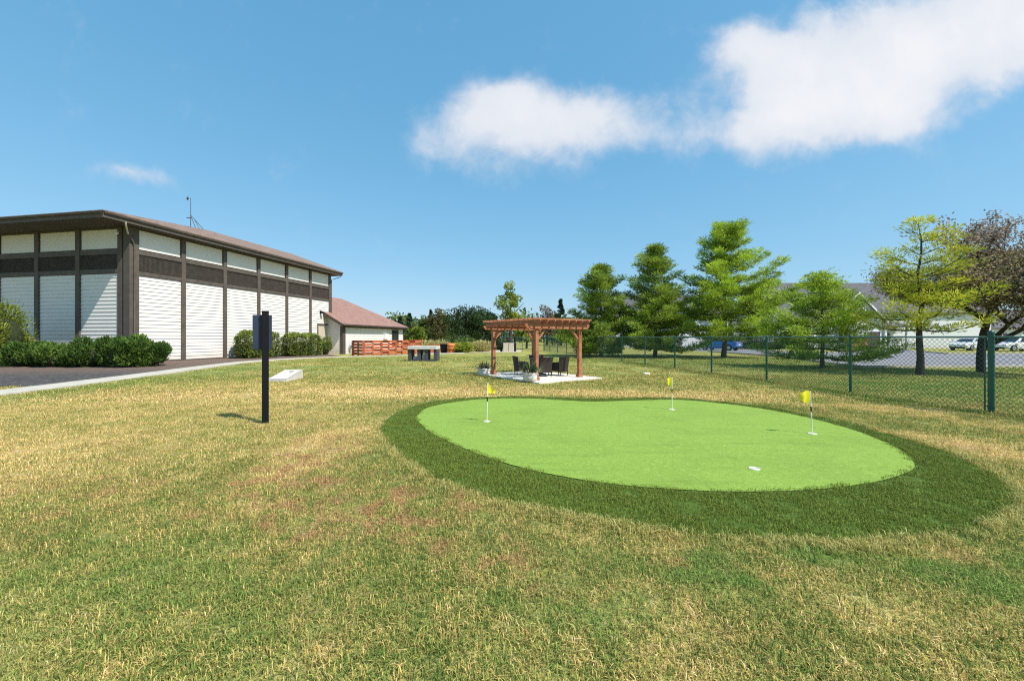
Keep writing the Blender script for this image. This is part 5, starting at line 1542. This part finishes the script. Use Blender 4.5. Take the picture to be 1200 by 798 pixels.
# ------------------------------------------------------------------ grass blades
def in_poly(P, poly):
    x, y = P[:, 0], P[:, 1]; res = np.zeros(len(P), bool); n = len(poly)
    for i in range(n):
        x0, y0 = poly[i]; x1, y1 = poly[(i + 1) % n]
        if y0 == y1: continue
        c = ((y0 > y) != (y1 > y)) & (x < (x1 - x0) * (y - y0) / (y1 - y0) + x0)
        res ^= c
    return res

def tuft_object(name, mat, nb, rad, hmin, hmax, w, seed, curl=0.12, spread=0.95):
    """a clump of curved, tapering blades (two segments each); never linked to the scene itself"""
    r = np.random.default_rng(seed)
    vs = []; fs = []; tn = []
    for b in range(nb):
        a = r.uniform(0, 2 * PI); q = rad * math.sqrt(r.random()); bx = q * math.cos(a); by = q * math.sin(a)
        az = r.uniform(0, 2 * PI); h = r.uniform(hmin, hmax); ln = abs(r.normal(0, spread)) * h
        dx, dy = math.cos(az), math.sin(az); sx, sy = -dy, dx
        ww = w * r.uniform(0.6, 1.3); k = len(vs)
        zc = r.uniform(0.5, 0.8)
        vs += [(bx - sx * ww / 2, by - sy * ww / 2, -0.004), (bx + sx * ww / 2, by + sy * ww / 2, -0.004),
               (bx + dx * ln * 0.35 + sx * ww * 0.42, by + dy * ln * 0.35 + sy * ww * 0.42, h * zc * 0.9), (bx + dx * ln * 0.35 - sx * ww * 0.42, by + dy * ln * 0.35 - sy * ww * 0.42, h * zc * 0.9),
               (bx + dx * ln * (1 + curl), by + dy * ln * (1 + curl), h * max(0.30, 1 - 0.42 * ln / h))]
        fs += [(k, k + 1, k + 2, k + 3), (k + 3, k + 2, k + 4)]
        tn += [r.random()] * 5
    me = bpy.data.meshes.new(name); me.from_pydata(vs, [], fs); me.materials.append(mat)
    at_ = me.attributes.new('tint', 'FLOAT', 'POINT'); at_.data.foreach_set('value', tn)
    return bpy.data.objects.new(name, me)

def scatter(name, label, cat, pts, rot, scl, kinds, tufts):
    me = bpy.data.meshes.new(name)
    me.vertices.add(len(pts)); me.vertices.foreach_set('co', pts.astype(np.float32).ravel())
    for nm, arr in (('rz', rot), ('sc', scl)):
        a = me.attributes.new(nm, 'FLOAT', 'POINT'); a.data.foreach_set('value', arr.astype(np.float32))
    a = me.attributes.new('kd', 'INT', 'POINT'); a.data.foreach_set('value', kinds.astype(np.int32))
    o = bpy.data.objects.new(name, me); COL.objects.link(o)
    tag(o, label, cat, kind='stuff')
    src = bpy.data.collections.new(name + '_kinds')
    for q in tufts: src.objects.link(q)
    ng = bpy.data.node_groups.new(name, 'GeometryNodeTree')
    ng.interface.new_socket('Geometry', in_out='INPUT', socket_type='NodeSocketGeometry')
    ng.interface.new_socket('Geometry', in_out='OUTPUT', socket_type='NodeSocketGeometry')
    N = ng.nodes; L = ng.links
    gi = N.new('NodeGroupInput'); go = N.new('NodeGroupOutput'); iop = N.new('GeometryNodeInstanceOnPoints')
    ci = N.new('GeometryNodeCollectionInfo'); ci.inputs['Collection'].default_value = src
    ci.inputs['Separate Children'].default_value = True; ci.inputs['Reset Children'].default_value = True
    def attr(nm, ty):
        a_ = N.new('GeometryNodeInputNamedAttribute'); a_.data_type = ty; a_.inputs['Name'].default_value = nm
        return [s for s in a_.outputs if s.name == 'Attribute' and s.enabled][0]
    cb = N.new('ShaderNodeCombineXYZ'); L.new(attr('rz', 'FLOAT'), cb.inputs[2])
    e2r = N.new('FunctionNodeEulerToRotation'); L.new(cb.outputs[0], e2r.inputs[0])
    L.new(gi.outputs[0], iop.inputs['Points']); L.new(ci.outputs[0], iop.inputs['Instance'])
    iop.inputs['Pick Instance'].default_value = True
    L.new(attr('kd', 'INT'), iop.inputs['Instance Index']); L.new(e2r.outputs[0], iop.inputs['Rotation']); L.new(attr('sc', 'FLOAT'), iop.inputs['Scale'])
    L.new(iop.outputs[0], go.inputs[0])
    md = o.modifiers.new('scatter', 'NODES'); md.node_group = ng
    return o

def grass():
    rng = np.random.default_rng(77)
    tf = [tuft_object('tuft', M['blade'], 66, 0.13, 0.020, 0.044, 0.0042, 400 + i) for i in range(6)]
    tf += [tuft_object('tuft_long', M['blade'], 34, 0.10, 0.034, 0.070, 0.0046, 410 + i, 0.2, 0.6) for i in range(2)]
    tf += [tuft_object('tuft_wide', M['blade'], 60, 0.32, 0.030, 0.060, 0.013, 420 + i) for i in range(3)]
    M['rim'] = leafmat('rim_straw', (0.26, 0.25, 0.050), (0.88, 0.76, 0.30), 0.35, 3.0)
    tf += [tuft_object('tuft_zrim', M['rim'], 34, 0.09, 0.045, 0.10, 0.006, 430 + i, 0.25, 0.6) for i in range(3)]
    P = []; S = []; K = []
    outer_arr = outer_w
    def ring(d0, d1, dens, smin, smax, kinds, kp, wide=1.45):
        n = int(dens * wide * (d1 * d1 - d0 * d0))
        d = np.sqrt(rng.uniform(d0 * d0, d1 * d1, n)); u = rng.uniform(-wide, wide, n)
        p = np.stack([u * d, d, np.zeros(n)], 1)
        P.append(p); S.append(rng.uniform(smin, smax, n)); K.append(rng.choice(kinds, n, p=kp))
    near = list(range(8)); pn = [0.16] * 6 + [0.02] * 2
    ring(1.2, 3.0, 150, 0.8, 1.25, near, pn)
    ring(3.0, 5.5, 105, 0.85, 1.3, near, pn)
    ring(5.5, 10.0, 58, 0.9, 1.4, near, pn)
    ring(10.0, 17.0, 15, 0.8, 1.2, [8, 9, 10], [0.34, 0.33, 0.33])
    ring(17.0, 34.0, 2.5, 1.0, 1.7, [8, 9, 10], [0.34, 0.33, 0.33])
    # longer unmown fringe round the turf edge, and under the fence
    ow = np.array(outer_w); m = len(ow)
    for rep in range(3):
        idx = rng.integers(0, m, 800); f = rng.random(800)[:, None]
        q = ow[idx] * (1 - f) + ow[(idx + 1) % m] * f
        c = ow.mean(0); dirv = q - c; dirv /= np.linalg.norm(dirv, axis=1, keepdims=True)
        q = q + dirv * (0.060 + rng.random((800, 1)) ** 2.2 * 0.13)
        keep = q[:, 1] < 7.5
        q = q[keep]; q = q[rng.random(len(q)) < 0.6 + 0.4 * np.sin(q[:, 0] * 3.1)]
        P.append(np.concatenate([q, np.zeros((len(q), 1))], 1)); S.append(rng.uniform(0.6, 1.05, len(q))); K.append(rng.choice([11, 12, 13, 6, 0], len(q), p=[0.14, 0.13, 0.13, 0.30, 0.30]))
    fl = [(11.15, 2.2), (9.98, 8.53), (9.47, 11.46), (9.2, 14.8), (8.15, 20.5), (7.08, 26.4)]
    for i in range(len(fl) - 1):
        k = 260; f = rng.random((k, 1)); q = np.array(fl[i]) * (1 - f) + np.array(fl[i + 1]) * f + rng.normal(0, 0.10, (k, 2))
        P.append(np.concatenate([q, np.zeros((k, 1))], 1)); S.append(rng.uniform(0.9, 1.8, k)); K.append(rng.choice([6, 7], k))
    P = np.concatenate(P); S = np.concatenate(S); K = np.concatenate(K)
    oc = ow.mean(0); ox = [tuple(oc + (np.array(q) - oc) * (1 + 0.075 / np.linalg.norm(np.array(q) - oc))) for q in outer_w]
    bad = (in_poly(P, ox) & ((K < 11) & (K != 6) | in_poly(P, outer_w))) | in_poly(P, path_poly) | in_poly(P, mulch_poly) | in_poly(P, slab_pts) | in_poly(P, street_poly)
    # trampled bare patches
    P, S, K = P[~bad], S[~bad], K[~bad]
    P[:, 2] = [g(x, y) for x, y in P[:, :2]]
    print('grass tufts', len(P))
    scatter('grass', 'short patchy mown grass blades of the lawn', 'grass', P, rng.uniform(0, 2 * PI, len(P)), S, K, tf)
    # artificial fringe pile
    ff = [tuft_object('pile', M['fringe_blade'], 60, 0.085, 0.022, 0.040, 0.0040, 500 + i, 0.3, 0.45) for i in range(4)]
    x0, y0 = ow.min(0); x1, y1 = ow.max(0)
    n = int((x1 - x0) * (y1 - y0) * 200)
    Q = np.stack([rng.uniform(x0, x1, n), rng.uniform(y0, y1, n)], 1)
    # shrink the inner edge very slightly so that blades lap over it
    c = np.array(inner_w).mean(0)
    inn = [tuple(c + (np.array(q) - c) * 0.998) for q in inner_w]
    k = in_poly(Q, outer_w) & ~in_poly(Q, inn)
    Q = Q[k]; keep = (Q[:, 1] < 6.5) | (rng.random(len(Q)) < 0.5); Q = Q[keep]
    Q = np.concatenate([Q, np.full((len(Q), 1), 0.010)], 1)
    print('fringe tufts', len(Q))
    scatter('fringe_pile', 'dark green longer artificial turf pile round the putting surface', 'artificial turf', Q, rng.uniform(0, 2 * PI, len(Q)), rng.uniform(0.8, 1.15, len(Q)), rng.integers(0, 4, len(Q)), ff)
grass()

# ------------------------------------------------------------------ sun, sky and clouds
SUN_EL, SUN_AZ = 52.0, -32.0     # azimuth from +X toward +Y
S = Vector((math.cos(R(SUN_EL)) * math.cos(R(SUN_AZ)), math.cos(R(SUN_EL)) * math.sin(R(SUN_AZ)), math.sin(R(SUN_EL))))
ld = bpy.data.lights.new('sun', 'SUN'); ld.energy = 4.2; ld.angle = R(0.5); ld.color = (1.0, 0.955, 0.88)
lo = bpy.data.objects.new('sun', ld); COL.objects.link(lo); lo.rotation_euler = S.to_track_quat('Z', 'Y').to_euler(); lo.location = S * 60

w = bpy.data.worlds.new('World'); scene.world = w; w.use_nodes = True
nt = NT(w.node_tree)
bg = w.node_tree.nodes['Background']; bg.inputs[1].default_value = 0.15
sky = nt.n('ShaderNodeTexSky', sky_type='NISHITA'); sky.sun_disc = False
sky.sun_elevation = R(SUN_EL); sky.sun_rotation = R(90 - SUN_AZ); sky.air_density = 1.0; sky.dust_density = 0.6; sky.ozone_density = 1.6; sky.altitude = 200
tc = nt.n('ShaderNodeTexCoord').outputs['Generated']
sep = nt.n('ShaderNodeSeparateXYZ'); nt.link(tc, sep.inputs[0])
yy = nt.math('MAXIMUM', sep.outputs[1], 0.02)
u = nt.math('DIVIDE', sep.outputs[0], yy); v = nt.math('DIVIDE', sep.outputs[2], yy)
cv = nt.n('ShaderNodeCombineXYZ'); nt.link(u, cv.inputs[0]); nt.link(v, cv.inputs[1])
wn = nt.n('ShaderNodeTexNoise'); wn.inputs['Scale'].default_value = 4.5; wn.inputs['Detail'].default_value = 7; wn.inputs['Roughness'].default_value = 0.55
nt.link(cv.outputs[0], wn.inputs['Vector'])
wv = nt.vmath('SUBTRACT', wn.outputs['Color'], (0.5, 0.5, 0.5))
sc_ = nt.n('ShaderNodeVectorMath', operation='SCALE'); nt.link(wv, sc_.inputs[0]); sc_.inputs['Scale'].default_value = 0.16
Qc = nt.vmath('ADD', cv.outputs[0], sc_.outputs[0])
def cblob(cx, cy, rx, ry, a, wt):
    mp = nt.n('ShaderNodeMapping', vector_type='TEXTURE')
    mp.inputs['Location'].default_value = ((cx - 600) / F, (HY - cy) / F, 0); mp.inputs['Rotation'].default_value = (0, 0, R(a)); mp.inputs['Scale'].default_value = (rx / F, ry / F, 1)
    nt.link(Qc, mp.inputs[0])
    return nt.math('MULTIPLY', nt.mapr(nt.vmath('LENGTH', mp.outputs[0]), 0.0, 1.0, 1.0, 0.0, False), wt)
tot = None
for args in [(600, 150, 130, 75, 0, 0.85), (585, 110, 85, 55, 20, 0.7), (740, 140, 110, 55, 0, 0.7), (660, 135, 130, 60, 0, 0.75), (820, 158, 100, 32, 0, 0.5), (890, 100, 100, 78, 0, 1.0), (920, 150, 100, 60, 15, 0.9), (1000, 80, 150, 95, 20, 1.3), (860, 45, 60, 45, 0, 0.8), (1100, 60, 170, 95, 15, 1.4), (905, 50, 95, 60, 0, 0.9), (950, 150, 120, 60, 8, 0.9), (1060, 120, 120, 60, 15, 0.8), (520, 165, 70, 40, 0, 0.5), (1190, 30, 160, 80, 0, 1.3), (1330, 10, 200, 110, 0, 1.2), (150, 206, 75, 20, -10, 0.62)]:
    b_ = cblob(*args); tot = b_ if tot is None else nt.math('MAXIMUM', tot, b_) if args[0] == 150 else nt.math('ADD', tot, nt.math('MULTIPLY', b_, 0.75))
det = nt.math('ADD', nt.math('MULTIPLY', nt.noise(cv.outputs[0], 8.0, 9, 0.62, 0.5), 0.7), nt.math('MULTIPLY', nt.noise(cv.outputs[0], 26.0, 8, 0.65, 0.3), 0.3))
dens = nt.math('ADD', tot, nt.math('MULTIPLY', nt.math('SUBTRACT', det, 0.5), 1.15))
front = nt.mapr(sep.outputs[1], 0.02, 0.15)
alpha = nt.math('MULTIPLY', nt.mapr(dens, 0.04, 0.92, 0.0, 0.94), front)
cn = nt.noise(cv.outputs[0], 5.0, 6, 0.6)
ccol = nt.ramp(nt.math('ADD', nt.math('MULTIPLY', dens, 0.45), nt.math('MULTIPLY', cn, 0.5)), [(0.25, (0.66, 0.72, 0.83)), (0.65, (0.81, 0.84, 0.90)), (1.0, (0.93, 0.93, 0.95))])
SKY_GAIN = 1.0
# clear-air colour correction of the sky model (deeper cyan-blue)
tintn = nt.n('ShaderNodeMix', data_type='RGBA', blend_type='MULTIPLY'); tintn.inputs[0].default_value = 1.0
nt.link(sky.outputs[0], tintn.inputs[6]); tintn.inputs[7].default_value = (0.80, 1.06, 1.10, 1)
sp_ = nt.n('ShaderNodeSeparateColor'); nt.link(tintn.outputs[2], sp_.inputs[0])
cc_ = nt.n('ShaderNodeCombineColor')
for i_, (raw, out_, gm) in enumerate(((0.93, 0.80, 0.76), (2.04, 2.13, 0.45), (3.71, 3.54, 0.36))):   # evens out the sky model's steep brightening to the horizon
    nt.link(nt.math('MULTIPLY', nt.math('POWER', nt.math('DIVIDE', sp_.outputs[i_], raw), gm), out_), cc_.inputs[i_])
cmul = nt.n('ShaderNodeVectorMath', operation='SCALE'); nt.link(ccol, cmul.inputs[0]); cmul.inputs['Scale'].default_value = 4.9
fin = nt.mix(alpha, cc_.outputs[0], cmul.outputs[0])
nt.link(fin, bg.inputs[0])
# thin cirrus streaks are part of the small cloud at the far side

# ------------------------------------------------------------------ camera
cd = bpy.data.cameras.new('camera'); cam = bpy.data.objects.new('camera', cd); COL.objects.link(cam)
cam.location = (0, 0, EYE); cam.rotation_euler = (R(90), 0, 0)
cd.sensor_width = 36; cd.sensor_fit = 'HORIZONTAL'; cd.lens = F / 1200 * 36; cd.shift_y = -4.0 / 1200
cd.clip_start = 0.05; cd.clip_end = 3000
scene.camera = cam
scene.view_settings.view_transform = 'Standard'; scene.view_settings.look = 'None'
scene.view_settings.exposure = 0.45; scene.view_settings.gamma = 1.0
scene.render.resolution_x = 1024; scene.render.resolution_y = 680
scene.render.engine = 'CYCLES'
scene.cycles.use_denoising = False
scene.cycles.filter_width = 1.15
scene.cycles.max_bounces = 6; scene.cycles.diffuse_bounces = 3; scene.cycles.transparent_max_bounces = 8
